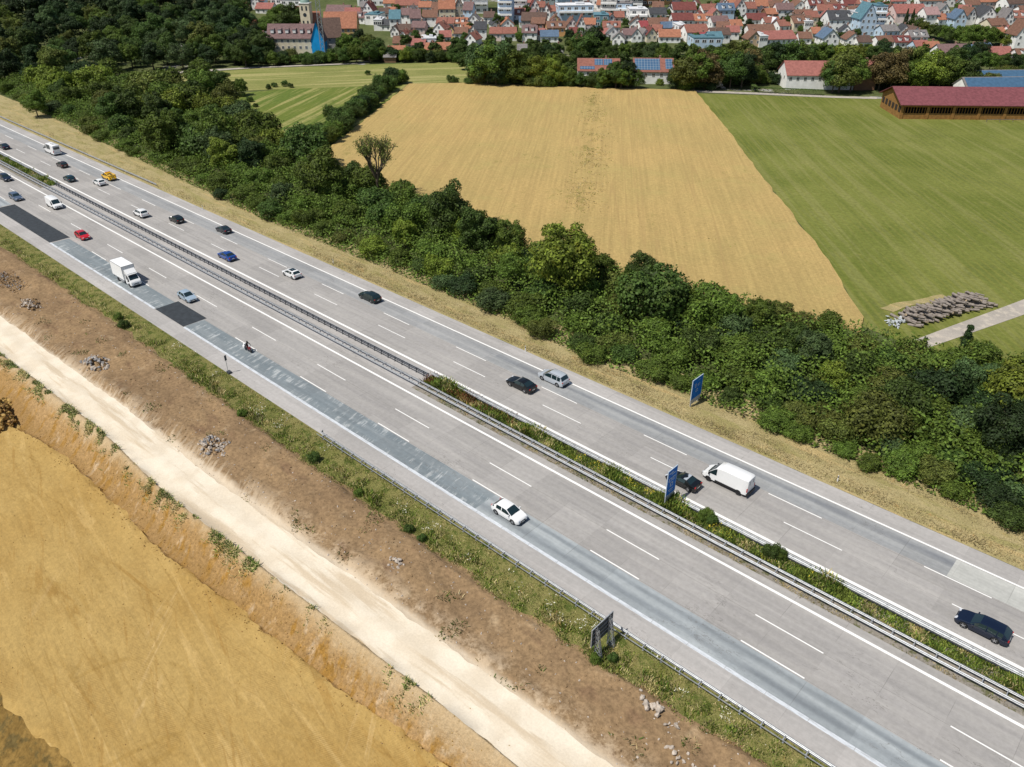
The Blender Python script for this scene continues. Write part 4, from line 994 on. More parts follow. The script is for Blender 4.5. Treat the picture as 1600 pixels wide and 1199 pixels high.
# ------------------------------------------------------------------ trees between the fields and the town
BT = '''385 106 60 0|405 105 70 6|428 104 80 1|446 103 84 0|462 102 85 1|480 102 88 0|496 101 88 6|518 100 80 1|538 100 74 0|557 99 66 1|578 99 64 0|598 97 72 1|548 90 52 1|575 86 52 3|590 88 58 0|632 99 76 2|652 98 76 0|672 99 80 6|690 98 78 0|708 98 74 0|722 96 66 0|648 86 70 6|700 82 62 0|722 84 58 0|560 80 46 6|536 84 56 0|650 66 46 0|672 62 44 6|690 72 52 0|728 70 50 0
410 92 48 0|398 80 40 6|380 76 40 1|418 62 28 1|440 48 8 1|455 50 6 0|468 50 14 0|430 40 12 1|390 50 18 4|500 56 40 3
745 133 70 4|762 134 66 1|782 134 64 4|800 134 68 1|775 136 100 6|818 134 84 1|838 135 84 2|856 135 82 2|845 136 96 2|872 136 98 2|890 137 104 1|905 138 112 0|880 118 82 1|900 112 76 0|836 104 68 0|855 96 66 6|820 98 74 0|790 92 62 0|765 88 60 1|870 92 66 0|895 90 62 1|916 98 44 0|928 96 40 6|940 98 58 0|906 90 56 2
925 139 112 0|943 140 104 1|962 140 92 0|980 140 92 6|994 140 108 0|970 141 100 1|955 100 68 0|975 100 66 1|995 100 64 0|1015 104 66 4|1034 108 70 1|1030 100 66 1|1052 112 74 0|1066 142 84 3|1084 141 80 1|1100 140 78 5|1056 140 104 0|1118 132 74 1|1140 139 82 0|1158 138 78 6|1145 108 64 3|1160 112 62 3|1125 110 68 1|1085 108 68 1|1105 104 70 0|1170 130 74 5|1030 134 122 2|1070 142 122 1|1110 142 126 6
1186 126 72 0|1204 124 66 6|1222 124 64 0|1240 122 66 1|1258 112 68 0|1275 108 66 1|1292 108 68 0|1310 110 68 2|1180 134 98 1|1332 104 68 2|1350 100 72 2|1360 104 72 0|1374 100 64 6|1310 146 78 3|1328 145 88 1|1300 146 96 0|1372 142 84 5|1390 142 78 5|1405 138 76 3|1420 126 74 1|1428 146 92 1|1446 147 84 2|1464 147 86 1|1482 146 90 1|1500 146 98 0|1512 144 108 0|1490 112 74 0|1508 108 72 6|1528 112 82 0|1545 112 84 1|1562 112 86 0|1580 112 86 6|1596 110 88 0|1525 98 66 6
1410 56 18 6|1420 54 18 6|1430 56 28 0|1440 58 34 3|1452 60 38 1|1464 62 40 0|1474 66 40 1|1486 70 46 0|1498 72 44 1|1512 74 42 1|1524 72 42 3|1536 74 44 1|1548 72 46 1|1560 70 52 0|1572 76 56 2|1578 64 42 0|1518 64 40 0|1500 60 42 1|1230 46 24 0|1222 44 26 6|1234 32 20 6|1160 58 40 6|1168 50 30 6|1156 40 26 0|1092 22 6 1|1108 9 2 0|1120 8 1 1|1130 8 0 0|888 66 44 6|930 40 26 2|945 44 30 2|880 34 20 1|835 22 6 0|822 28 8 0|779 46 22 0|735 52 34 0|660 26 14 1|620 18 6 0|812 66 48 1|808 60 40 6|1086 70 50 0|1148 30 14 0|1280 48 34 0|1276 38 26 1|1250 50 40 1|1290 58 46 1|1315 62 50 0|1336 58 46 0|1376 24 4 0|1384 18 2 0|1426 14 0 1|1494 22 6 1|1500 18 2 0|1524 36 18 0|1556 30 14 1|1565 44 28 0|1360 20 4 1|1226 14 0 0|1236 10 -2 1|1200 62 48 1|1030 40 24 0|1042 28 14 1|976 44 28 0|905 22 8 1|915 50 36 0'''
zb = [(700, 'before the church'), (900, 'behind the wheat'), (1180, 'near the solar-roofed farm'), (1370, 'near the white farmhouse'), (1700, 'behind the riding hall')]
tr_ = random.Random(9)
for ln_ in BT.split('\n'):
    for q in ln_.split('|'):
        x, b, t, mt = [float(v) for v in q.split()]
        p = at(x, b); h = (b-t)*mpp(p)*.86
        zone = next(s for lim, s in zb if x < lim)
        if b < 76: zone = 'among houses '+('near the church' if x < 740 else 'near the flat-roofed school' if x < 960 else 'in the town centre' if x < 1240 else 'above the riding hall')
        kd = 'shrub' if h < 4.5 else 'conifer' if (mt == 6 and b < 76 and tr_.random() < .4) else 'willow' if (mt == 4 and 700 < x < 800) else 'round'
        wd = {'round': 1.0, 'shrub': 1.0, 'conifer': .8, 'willow': .9}[kd]
        plant(kd, p.x, p.y, max(h, 2.5), int(mt), zone, 'trees between the fields and the town' if b >= 76 else 'trees among the town houses', z=p.z-.1, wide=wd*1.05)
# bushes filling the tree belt
belt = []
for x in range(372, 1600, 9):
    yb_ = interp([(370, 105), (560, 98), (722, 97), (728, 134), (900, 138), (1075, 141), (1170, 134), (1300, 128), (1370, 140), (1520, 144), (1600, 118)], x)
    if 1215 < x < 1365 or 990 < x < 1050: continue
    p = at(x+tr_.uniform(-4, 4), yb_-tr_.uniform(0, 5)); h = tr_.uniform(3, 6)
    zone = next(s for lim, s in zb if x < lim)
    plant('shrub', p.x, p.y, h, tr_.choice([0, 0, 1, 6, 3]), 'fringing the trees '+zone, 'bushes edging the fields', wide=1.15)
wl = []
def farwood():
    items = []
    poly = px([(430, 92), (700, 90), (730, 118), (900, 125), (1080, 125), (1180, 112), (1340, 100), (1600, 100), (1600, 92), (1500, 80), (1300, 84), (1100, 84), (900, 74), (700, 72), (560, 76)], 1)
    for x, y in scatter(poly, 8.5, 6000, tr_):
        q = proj(x, y, 4)
        if 420 < q[0] < 560 and q[1] < 98: continue
        if 900 < q[0] < 1052 and q[1] > 92: continue
        items.append((x, y, tr_.uniform(4, 6.5), 1.2))
    mass('tree_belt', items[:150], LM[0], 'dense dark tree belt between the fields and the town')
farwood()
# garden hedge of the farmhouse
def ghedge():
    pp = [at(a, b, 0) for a, b in ((1174, 139), (1180, 145), (1235, 148), (1286, 150))]; m = []; rng = np.random.default_rng(3)
    for a, b in zip(pp, pp[1:]):
        n = int((b-a).length*160)
        for i in range(n):
            t = rng.uniform(); s = rng.uniform(-.9, .9); q = a+(b-a)*t; u = (b-a).normalized(); z = rng.uniform(.1, 1.9)
            if abs(s) < .75: z = 1.9
            m.append((q.x-u.y*s, q.y+u.x*s, z))
    c = np.array(m); v = leaves(c, np.tile((0, -.4, .8), (len(c), 1)), .16, rng)
    tag(link('garden_hedge', np_mesh('garden_hedge', v, len(c), mat=LM[0])), 'clipped dark hedge round the garden of the white farmhouse', 'hedge')
ghedge()
# ------------------------------------------------------------------ verge plants (uncountable)
def tufts(name, n, sampler, h, mats, label, seed, wid=.05, lean=.35):
    rng = np.random.default_rng(seed); r2 = random.Random(seed); P = []
    while len(P) < n:
        q = sampler(r2)
        if q: P.append(q)
    P = np.array(P); k = len(P); a = rng.uniform(0, 6.28, k); hh = h*P[:, 3]*rng.uniform(.5, 1.3, k)
    dx = np.stack([np.cos(a), np.sin(a), np.zeros(k)], 1)*(wid*rng.uniform(.6, 1.5, k)*(.5+P[:, 3]*.5))[:, None]
    top = P[:, :3]+np.stack([rng.normal(0, lean, k)*hh, rng.normal(0, lean, k)*hh, hh], 1)
    v = np.stack([P[:, :3]-dx, P[:, :3]+dx, top+dx*.35, top-dx*.35], 1).reshape(-1, 3)
    me = np_mesh(name, v, k)
    for m in mats: me.materials.append(m)
    if len(mats) > 1:
        mi = np.array([int(len(mats)*min(.999, max(0, .5+.75*nz(p[0], p[1], 2.2, seed)+r2.uniform(-.3, .3)))) for p in P], dtype=np.int32); me.polygons.foreach_set('material_index', mi)
    return tag(link(name, me), label, 'grass', kind='stuff')
def s_green(r):
    x = r.choice((r.uniform(-110, 5), r.uniform(-240, 5))); v = interp(VERGE, x)+jag(x, 41, .7); y = r.uniform(v-.5, 46.1)
    k = .35+.9*math.exp(-((y-v-.9)/1.0)**2)*max(.3, .7+1.2*nz(x, 0, 5, 3))
    if nz(x, y, 1.5, 7) < -.1: k *= .45
    if r.random() < .3 and nz(x, y, 2.5, 19) < 0: return None
    return (x, y, Hw(x, y)-.02, k)
tufts('verge_grass', 70000, s_green, .40, [M['tufty'], M['tufty'], M['tuft'], M['tuft'], M['tuftd'], M['tuft'], M['tufty'], M['tufty']], 'tall green grass and weeds on the near verge', 1, .05)
def s_fl(r):
    x = r.uniform(-120, 5); v = interp(VERGE, x); y = r.uniform(v+1, 46)
    if nz(x, y, 2.5, 33) < .25: return None
    return (x, y, Hw(x, y)+r.uniform(.3, .6), .3)
tufts('wild_flowers', 900, s_fl, .25, [M['flower'], M['flower'], M['tufty']], 'pale wild flowers scattered in the near verge', 2, .07, .9)
def s_med(r):
    x = r.uniform(XV1+.5, 12) if r.random() < .86 else r.uniform(-300, XV0); y = r.uniform(64.2, 66.35)
    k = .75+1.2*max(-.3, nz(x, y, 4, 5))
    if y > 65.6: k *= 1.0+.8*max(0, nz(x, 1, 5, 11))
    return (x, y, .0, max(.3, k))
tufts('median_weeds', 44000, s_med, .66, [M['tuft'], M['tuft'], M['tuftd'], M['tuft'], M['tufty']], 'rank green weeds growing between the median barriers', 3, .075)
def s_rust(r):
    x = r.uniform(XV1, -68) if r.random() < .75 else r.uniform(XV1, -60); return (x, r.uniform(64.3, 66.7), 0, 1)
tufts('dock_weeds', 1900, s_rust, .7, [M['tuftr']], 'rusty brown dock weeds at the start of the planted median', 4, .06)
def s_yel(r):
    x = r.uniform(-50, -18)
    if nz(x, 0, 3, 40) < 0: return None
    return (x, r.uniform(64.4, 66.5), r.uniform(.3, .7), .4)
tufts('yellow_flowers', 450, s_yel, .3, [M['flowery']], 'yellow flowering weeds in the median', 6, .07, .8)
def s_near(r):
    x = r.uniform(-72, 12); y = r.uniform(62.15, 62.9)
    if nz(x, y*2, 2, 12) < -.05: return None
    return (x, y, 0, .4)
tufts('gutter_weeds', 2600, s_near, .4, [M['tuftd'], M['tufty'], M['tufty']], 'thin weeds along the foot of the near median barrier', 8, .05, .8)
def s_dry(r):
    x = r.choice((r.uniform(-130, 8), r.uniform(-330, 8))); y = r.uniform(81.9, front(x)+1.5); return (x, y, .08, .5+.8*max(0, nz(x*.4, y, 2, 9)))
tufts('dry_grass', 60000, s_dry, .38, [M['tufty']], 'dry yellow grass on the far verge', 9, .045, .8)
def s_trk(r):
    x = r.uniform(-140, -5); l = interp(TRK_L, x); y = l-abs(r.gauss(0, .75))-.1
    k = (.45+1.6*nz(x, 0, 5, 15)) if x < -62 else (.0+1.3*nz(x, 0, 6, 15))
    if r.random() > k or nz(x, y, 1.6, 17) < -.05: return None
    return (x, y, Hw(x, y)-.02, 1)
tufts('track_weeds', 13000, s_trk, .20, [M['tuftd'], M['tufty'], M['tuftd'], M['tufty']], 'straggling weeds along the lower edge of the gravel track', 10, .055, .9)
def s_soil(r):
    x = r.uniform(-150, 0); y = r.uniform(interp(TRK_U, x), interp(VERGE, x))
    if nz(x, y, 3, 21) < .42: return None
    return (x, y, Hw(x, y)-.02, .6)
tufts('soil_weeds', 1600, s_soil, .35, [M['tuftd'], M['tufty']], 'sparse weeds on the bare brown soil', 11, .07, .8)
def s_wheat(r):
    if r.random() < .5:
        t = r.random(); a = (-187.6, 246.4); b = (-139.5, 186.1); c = (-108.1, 139.3); p0, p1, t = (a, b, t*2) if t < .5 else (b, c, t*2-1)
        x = p0[0]+(p1[0]-p0[0])*t+r.gauss(0, 2.6); y = p0[1]+(p1[1]-p0[1])*t+r.gauss(0, 2.6)
        if nz(x, y, 14, 61)+.8*nz(x, y, 3, 64) < -.1: return None
    else:
        x = r.uniform(-240, -60); y = r.uniform(132, 270)
        if not inpoly((x, y), wheatp) or nz(x, y, 22, 62)+.6*nz(x, y, 5, 63) < .42: return None
    return (x, y, .42, 1)
tufts('wheat_weeds', 2600, s_wheat, .18, [M['tuft'], M['tuft'], M['tufty'], M['tufty']], 'green weeds standing in the ripe wheat', 14, .11, .8)
for i, (bx, by, h) in enumerate([(195, 512, 1.6), (380, 650, 1.2), (490, 722, 1.3), (560, 775, 1.0), (640, 830, 1.0), (185, 500, 1.3), (660, 845, .9), (930, 1036, 1.1), (958, 1032, .9), (1100, 812, 1.5), (1206, 873, 1.9), (1216, 878, 1.4), (1112, 818, 1.3)]):
    p = at(bx, by); plant('shrub', p.x, p.y, h, 1 if i % 2 else 0, 'on the verges and the median of the motorway', 'small bushes beside the carriageways', z=Hw(p.x, p.y) if p.y < 50 else 0)
# ------------------------------------------------------------------ crash barriers
def wbeam(y, z, sg):
    """W section facing sg*y"""
    f = [(0, .155), (.07, .11), (.07, .06), (.01, .02), (.01, -.02), (.07, -.06), (.07, -.11), (0, -.155)]
    a = [(y+sg*q, z+w) for q, w in f]; b = [(y+sg*(q-.014), z+w) for q, w in f]
    return a+b[::-1]
def postmesh(h, w=.07, d=.12): 
    m = MB(); m.box((0, 0, h/2-.2), (w, d, h+.4)); m.box((0, 0, .03), (w*2.2, d*2, .05)); return m.mesh('post', M['steel'])
def barrier(x0, x1, yb, beams, step, ypost, hpost, label, group, mat=None, rungs=None, limit=100):
    mat = mat or M['steel']
    o = thing('crash_barrier', label, 'crash barrier', (0, 0, 0), 0, group)
    for y, z, sg in beams: MB().prism(wbeam(y, z, sg), x0, x1).build('beam', mat, o)
    pm = postmesh(hpost); pm.materials[0] = mat
    xs = frange(x0+1, x1-1, step); xs.sort(key=lambda v: v*v)
    for x in xs[:limit]: link('post', pm, o, (x, ypost, 0))
    if len(xs) > limit:
        m = MB()
        for x in xs[limit:]: m.box((x, ypost, hpost/2), (.08, .12, hpost))
        q = m.build('posts', mat, o); q['kind'] = 'stuff'
    if rungs:
        ya, yb2, z = rungs; rm = MB().box((0, (ya+yb2)/2, z), (.09, abs(yb2-ya), .06)).mesh('spacer', mat)
        for x in xs[:limit]: link('spacer', rm, o, (x, 0, 0))
    return o
G = 'crash barriers along the motorway'
b = barrier(-77, 34, 46, [(46.05, .62, 1)], 2, 45.78, .62, 'grey crash barrier on the near verge with open spacers', G, rungs=(45.45, 46.05, .60))
MB().box((-21.5, 45.45, .62), (111, .05, .09)).build('rear_rail', M['steel'], b)
barrier(-420, 34, 62.9, [(62.72, .62, -1), (63.62, .62, 1)], 2, 63.17, .72, 'double grey crash barrier along the near side of the median', G, rungs=(62.75, 63.6, .60))
b = barrier(-77.4, 34, 66, [(66.45, .66, 1), (66.11, .66, -1)], 2, 66.28, .80, 'crash barrier with thin posts beyond the planted median', G, mat=M['steel'])
MB().box((-21.7, 66.1, .36), (111.4, .06, .10)).build('lower_rail', M['steeld'], b)
b = barrier(-216, -77.6, 66, [(65.78, .66, 1)], 1.65, 65.6, .84, 'tall dark crash barrier with dense posts on the paved median', G, mat=M['steeld'])
MB().box((-146.8, 65.52, .30), (138.4, .05, .10)).build('lower_rail', M['steeld'], b)
MB().box((-146.8, 65.70, .845), (138.4, .10, .03)).build('top_rail', M['steel'], b)
barrier(-420, -216.2, 66, [(66.45, .66, 1), (66.11, .66, -1)], 2, 66.28, .80, 'crash barrier beyond the far planted stretch of the median', G)
barrier(-480, -196, 82, [(82.25, .62, -1)], 2, 82.45, .72, 'crash barrier on the far verge at the upper left', G)
# ------------------------------------------------------------------ signs
M['sblue'] = plain('sign_blue', (.008, .15, .54), .6, spec=.15, var=.05); M['swhite'] = plain('sign_white', (.42, .50, .58), .5, var=0); M['sback'] = plain('sign_back', (.045, .055, .07), .5, .3, var=.15)
M['sskirt'] = plain('sign_grey', (.42, .43, .45), .6, var=.08)
def blue_sign(x, y0, y1, zs, z0, z1, label, marks):
    o = thing('motorway_sign', label, 'road sign', (x, (y0+y1)/2, 0)); w = y1-y0
    MB().box((0, 0, (z0+z1)/2), (.07, w, z1-z0)).build('panel', M['sblue'], o)
    b = MB()
    for sy in (-1, 1): b.box((.005, sy*(w/2+.03), (z0+z1)/2), (.10, .06, z1-z0+.12))
    b.box((.005, 0, z1+.03), (.10, w, .06)); b.box((.005, 0, z0-.03), (.10, w, .06)); b.build('border', M['swhite'], o)
    MB().box((0, 0, (zs+z0)/2-.03), (.06, w, z0-zs-.06)).build('lower_plate', M['sskirt'], o)
    for sy in (-.36, .36): MB().box((-.12, sy*w, (z1-.3)/2-.1), (.14, .12, z1-.1)).build('post', M['steel'], o)
    for (u, v, mw, mh, kind) in marks:      # u to the reader's right, v up, as fractions
        m = MB(); yy = (u-.5)*w; zz = z0+v*(z1-z0); a, h = mw*w, mh*(z1-z0)
        if kind == 'bar': m.box((.045, yy, zz), (.02, a, h))
        else:
            m.box((.045, yy, zz), (.02, a, h)); m.build('pictogram', M['swhite'], o); m = MB()
            m.box((.062, yy-.08*a, zz-.02*h), (.02, a*.34, h*.66)); m.box((.062, yy+.26*a, zz-.08*h), (.02, a*.10, h*.42)); m.box((.062, yy+.16*a, zz+.2*h), (.02, a*.2, h*.10))
            m.build('pictogram', M['sblue'], o); continue
        m.build('lettering', M['swhite'], o)
    return o
blue_sign(-35.6, 64.5, 66.35, .75, 1.65, 5.15, 'narrow blue service sign standing in the planted median before the black car',
          [(.36, .88, .5, .035, 'bar'), (.62, .80, .45, .03, 'bar'), (.30, .60, .30, .15, 'pic'), (.70, .60, .30, .15, 'pic'), (.5, .38, .32, .16, 'pic'), (.45, .18, .55, .03, 'bar'), (.5, .10, .4, .025, 'bar')])
blue_sign(-44.8, 84.7, 87.3, .65, 1.4, 4.5, 'tall blue sign with white symbols on the dry far verge',
          [(.28, .74, .20, .025, 'bar'), (.66, .86, .24, .02, 'bar'), (.36, .62, .17, .13, 'pic'), (.66, .62, .17, .13, 'pic'), (.5, .36, .19, .14, 'pic')])
def back_sign():
    x, y0, y1, z0, z1 = -28.6, 41.7, 44.8, 1.75, 3.9; w = y1-y0
    o = thing('motorway_sign', 'dark backed road sign on two lattice masts beside the near barrier', 'road sign', (x, (y0+y1)/2, -.3))
    MB().box((-.05, 0, (z0+z1)/2), (.06, w, z1-z0)).build('panel', M['sback'], o)
    b = MB()
    for sy in (-1, 1): b.box((-.05, sy*(w/2+.03), (z0+z1)/2), (.10, .06, z1-z0+.12))
    b.box((-.05, 0, z1+.03), (.10, w, .06)); b.box((-.05, 0, z0-.03), (.10, w, .06)); b.build('border', M['steel'], o)
    for k in range(1, 4): MB().box((.0, 0, z0+k*(z1-z0)/4), (.05, w-.1, .05)).build('stiffener', M['steel'], o)
    for sy in (-.32, .32):
        m = MB(); d0, d1 = .85, .25
        for yy in (-.12, .12):
            m.tube((.06, sy*w+yy, 0), (.06, sy*w+yy, z1-.1), .035, n=5); m.tube((d0, sy*w+yy, 0), (d1, sy*w+yy, z1-.3), .035, n=5)
        n = 6
        for i in range(n):
            a, c = i/n, (i+1)/n; X = lambda t: d0+(d1-d0)*t; Z = lambda t: t*(z1-.3)
            for yy in (-.12, .12): m.tube((.06, sy*w+yy, Z(a)), (X(c), sy*w+yy, Z(c)), .022, n=4); m.tube((X(a), sy*w+yy, Z(a)), (.06, sy*w+yy, Z(c)), .022, n=4)
            m.tube((X(a), sy*w-.12, Z(a)), (X(c), sy*w+.12, Z(c)), .022, n=4); m.tube((.06, sy*w-.12, Z(a)), (.06, sy*w+.12, Z(c)), .022, n=4)
        m.build('lattice_mast', M['steel'], o)
back_sign()
def small_sign():
    p = at(357, 584, 0); o = thing('small_sign', 'small dark plate sign on a thin pole at the near shoulder edge', 'road sign', (p.x, p.y, -.1))
    MB().tube((0, 0, 0), (0, 0, 3.1), .04).build('pole', M['steel'], o); MB().box((.06, 0, 2.75), (.04, .32, .85)).build('plate', M['sback'], o)
    MB().box((.1, .1, .25), (.7, .5, .4)).build('foot_block', M['steeld'], o)
small_sign()
def delineator():
    o = link('marker_post', None); m = MB(); m.prism([(-.06, 0), (.06, 0), (.045, .95), (-.045, 1.05)], -.05, .05); m.build('post', M['white'], o)
    MB().box((0, 0, .80), (.108, .125, .2)).build('band', M['black'], o); return o
def copy_tree(o, parent=None):
    c = o.copy(); COL.objects.link(c)
    if parent: c.parent = parent
    for ch in o.children: copy_tree(ch, c)
    return c
dl = delineator()
for i, (a, c, s) in enumerate(((317, 328, 'above the dark grey coupe'), (521, 413, 'above the dark green estate'), (821, 550, 'just above the silver people carrier'), (1308, 754, 'right of the large white van'), (505, 682, 'at the start of the near barrier'))):
    o = dl if i == 0 else copy_tree(dl); p = at(a, c, 0); o.location = (p.x, p.y, 0)
    tag(o, 'white marker post with black band '+s, 'marker post', 'marker posts on the verges')

# ------------------------------------------------------------------ vehicles
def wheel_meshes(r, w, dark=False):
    t = MB(); k = r-.105
    t.lathe_y([(k, -w/2+.02), (k+.02, -w/2), (r-.03, -w/2), (r, -w/2+.035), (r, w/2-.035), (r-.03, w/2), (k+.02, w/2), (k, w/2-.02)], (0, 0, 0), 24)
    rm = MB(); rm.lathe_y([(.001, -w/2+.05), (k, -w/2+.06), (k+.005, -w/2+.015)], (0, 0, 0), 24); rm.lathe_y([(.001, w/2-.05), (k, w/2-.06), (k+.005, w/2-.015)], (0, 0, 0), 24)
    sp = MB()
    for sg in (-1, 1):
        for i in range(5):
            a = i*2*math.pi/5; c = (k*.52*math.cos(a), sg*(w/2-.025), k*.52*math.sin(a)); q = MB().box((0, 0, 0), (k*.95, .03, .055))
            sp.add([(c[0]+x*math.cos(a)-z*math.sin(a), c[1]+y, c[2]+x*math.sin(a)+z*math.cos(a)) for x, y, z in q.v], q.f)
        sp.lathe_y([(.001, sg*(w/2-.01)), (.07, sg*(w/2-.01)), (.07, sg*(w/2-.05))], (0, 0, 0), 12)
    return t.mesh('tyre', M['rubber'], 40), rm.mesh('rim', M['alloyd'], 40), sp.mesh('spokes', M['alloyd'] if dark else M['alloy'])
WH = {}
def wheel(parent, x, y, r, w=.21, dark=False):
    key = (r, w, dark)
    if key not in WH: WH[key] = wheel_meshes(r, w, dark)
    t, rm, sp = WH[key]; o = link('wheel', rm, parent, (x, y, r)); link('tyre', t, o); link('spokes', sp, o); return o
T = {
 'hatch': dict(L=4.25, W=1.80, top=[(0, .58), (.12, .74), (.65, .89), (1.1, .98), (1.95, 1.41), (2.6, 1.47), (3.5, 1.41), (4.08, 1.04), (4.22, .92), (4.25, .66)], k=(1.1, 1.95, 3.5, 4.08), wh=(.85, 3.43), r=.33, pil=[(2.55, 2.65), (3.42, 3.75)], belt=(.92, 1.01), tum=.77),
 'sedan': dict(L=4.75, W=1.84, top=[(0, .56), (.12, .72), (.8, .88), (1.45, .97), (2.2, 1.39), (2.9, 1.44), (3.4, 1.38), (4.2, 1.06), (4.65, 1.02), (4.75, .72)], k=(1.45, 2.2, 3.4, 4.2), wh=(.9, 3.75), r=.34, pil=[(2.85, 2.95), (3.62, 4.2)], belt=(.92, 1.01), tum=.76),
 'coupe': dict(L=4.2, W=1.80, top=[(0, .55), (.12, .70), (.8, .86), (1.35, .94), (2.0, 1.32), (2.5, 1.36), (2.9, 1.32), (3.55, 1.04), (4.1, .99), (4.2, .72)], k=(1.35, 2.0, 2.9, 3.55), wh=(.85, 3.3), r=.33, pil=[(2.75, 3.6)], belt=(.88, .98), tum=.76),
 'estate': dict(L=4.75, W=1.84, top=[(0, .56), (.12, .72), (.75, .88), (1.35, .97), (2.1, 1.41), (2.8, 1.47), (4.1, 1.43), (4.58, 1.06), (4.72, .94), (4.75, .66)], k=(1.35, 2.1, 4.1, 4.58), wh=(.9, 3.7), r=.34, pil=[(2.72, 2.82), (3.62, 3.72), (4.15, 4.6)], belt=(.92, 1.0), tum=.77),
 'mpv': dict(L=4.75, W=1.88, top=[(0, .62), (.12, .80), (.55, .96), (.95, 1.06), (1.95, 1.62), (2.7, 1.72), (4.25, 1.68), (4.6, 1.12), (4.73, .98), (4.75, .66)], k=(.95, 1.95, 4.25, 4.6), wh=(.9, 3.8), r=.34, pil=[(1.4, 1.46), (2.65, 2.75), (3.62, 3.72), (4.3, 4.6)], belt=(1.0, 1.07), tum=.80),
 'suv': dict(L=4.5, W=1.86, top=[(0, .66), (.12, .86), (.65, 1.02), (1.2, 1.10), (1.9, 1.56), (2.6, 1.64), (3.85, 1.60), (4.35, 1.15), (4.47, 1.0), (4.5, .7)], k=(1.2, 1.9, 3.85, 4.35), wh=(.88, 3.55), r=.37, pil=[(2.6, 2.7), (3.4, 3.5), (3.95, 4.35)], belt=(1.05, 1.13), tum=.80),
 'van': dict(L=6.0, W=2.05, top=[(0, .75), (.15, 1.0), (.6, 1.22), (.95, 1.42), (1.75, 2.22), (2.3, 2.46), (3.2, 2.52), (5.75, 2.50), (5.97, 2.40), (6.0, 2.2)], k=(.72, 1.72, 5.99, 6), wh=(.95, 4.95), r=.36, pil=[(1.95, 6.1)], belt=(1.22, 1.45), tum=.90, side=(.95, 1.95)),
 'vanlow': dict(L=5.3, W=1.98, top=[(0, .75), (.15, 1.0), (.6, 1.18), (.95, 1.34), (1.7, 2.0), (2.2, 2.2), (3.2, 2.25), (5.1, 2.22), (5.27, 2.12), (5.3, 1.9)], k=(.72, 1.68, 5.29, 5.3), wh=(.95, 4.3), r=.35, pil=[(1.95, 6.1)], belt=(1.18, 1.38), tum=.90, side=(.95, 1.95)),
 'motorhome': dict(L=6.9, W=2.2, top=[(0, .75), (.15, 1.0), (.5, 1.25), (.75, 1.45), (1.5, 2.15), (1.9, 2.45), (2.3, 2.78), (6.5, 2.85), (6.85, 2.7), (6.9, 2.3)], k=(.6, 1.5, 6.89, 6.9), wh=(.9, 4.9), r=.35, pil=[(2.2, 2.5), (5.2, 7)], belt=(1.3, 1.55), tum=.93, side=(.8, 5.2)),
 'cab': dict(L=2.3, W=2.0, top=[(0, .85), (.10, 1.1), (.35, 1.32), (.55, 1.45), (1.15, 2.12), (1.5, 2.22), (2.15, 2.25), (2.28, 2.2), (2.3, 2.0)], k=(.45, 1.15, 2.29, 2.3), wh=(.85, 9), r=.37, pil=[(1.85, 2.4)], belt=(1.22, 1.4), tum=.88, side=(.7, 1.85)),
 'pickup': dict(L=5.2, W=1.95, top=[(0, .70), (.12, .92), (.75, 1.06), (1.25, 1.12), (1.9, 1.62), (2.4, 1.70), (3.15, 1.66), (3.5, 1.15), (5.15, 1.12), (5.2, .8)], k=(1.25, 1.9, 3.15, 3.5), wh=(.95, 4.1), r=.38, pil=[(2.5, 2.6), (3.2, 5)], belt=(1.05, 1.10), tum=.80),
}
def paint(name, c, metal=.0, rough=.35): return plain('paint_'+name, c, rough, metal, .4, coat=.55, var=0)
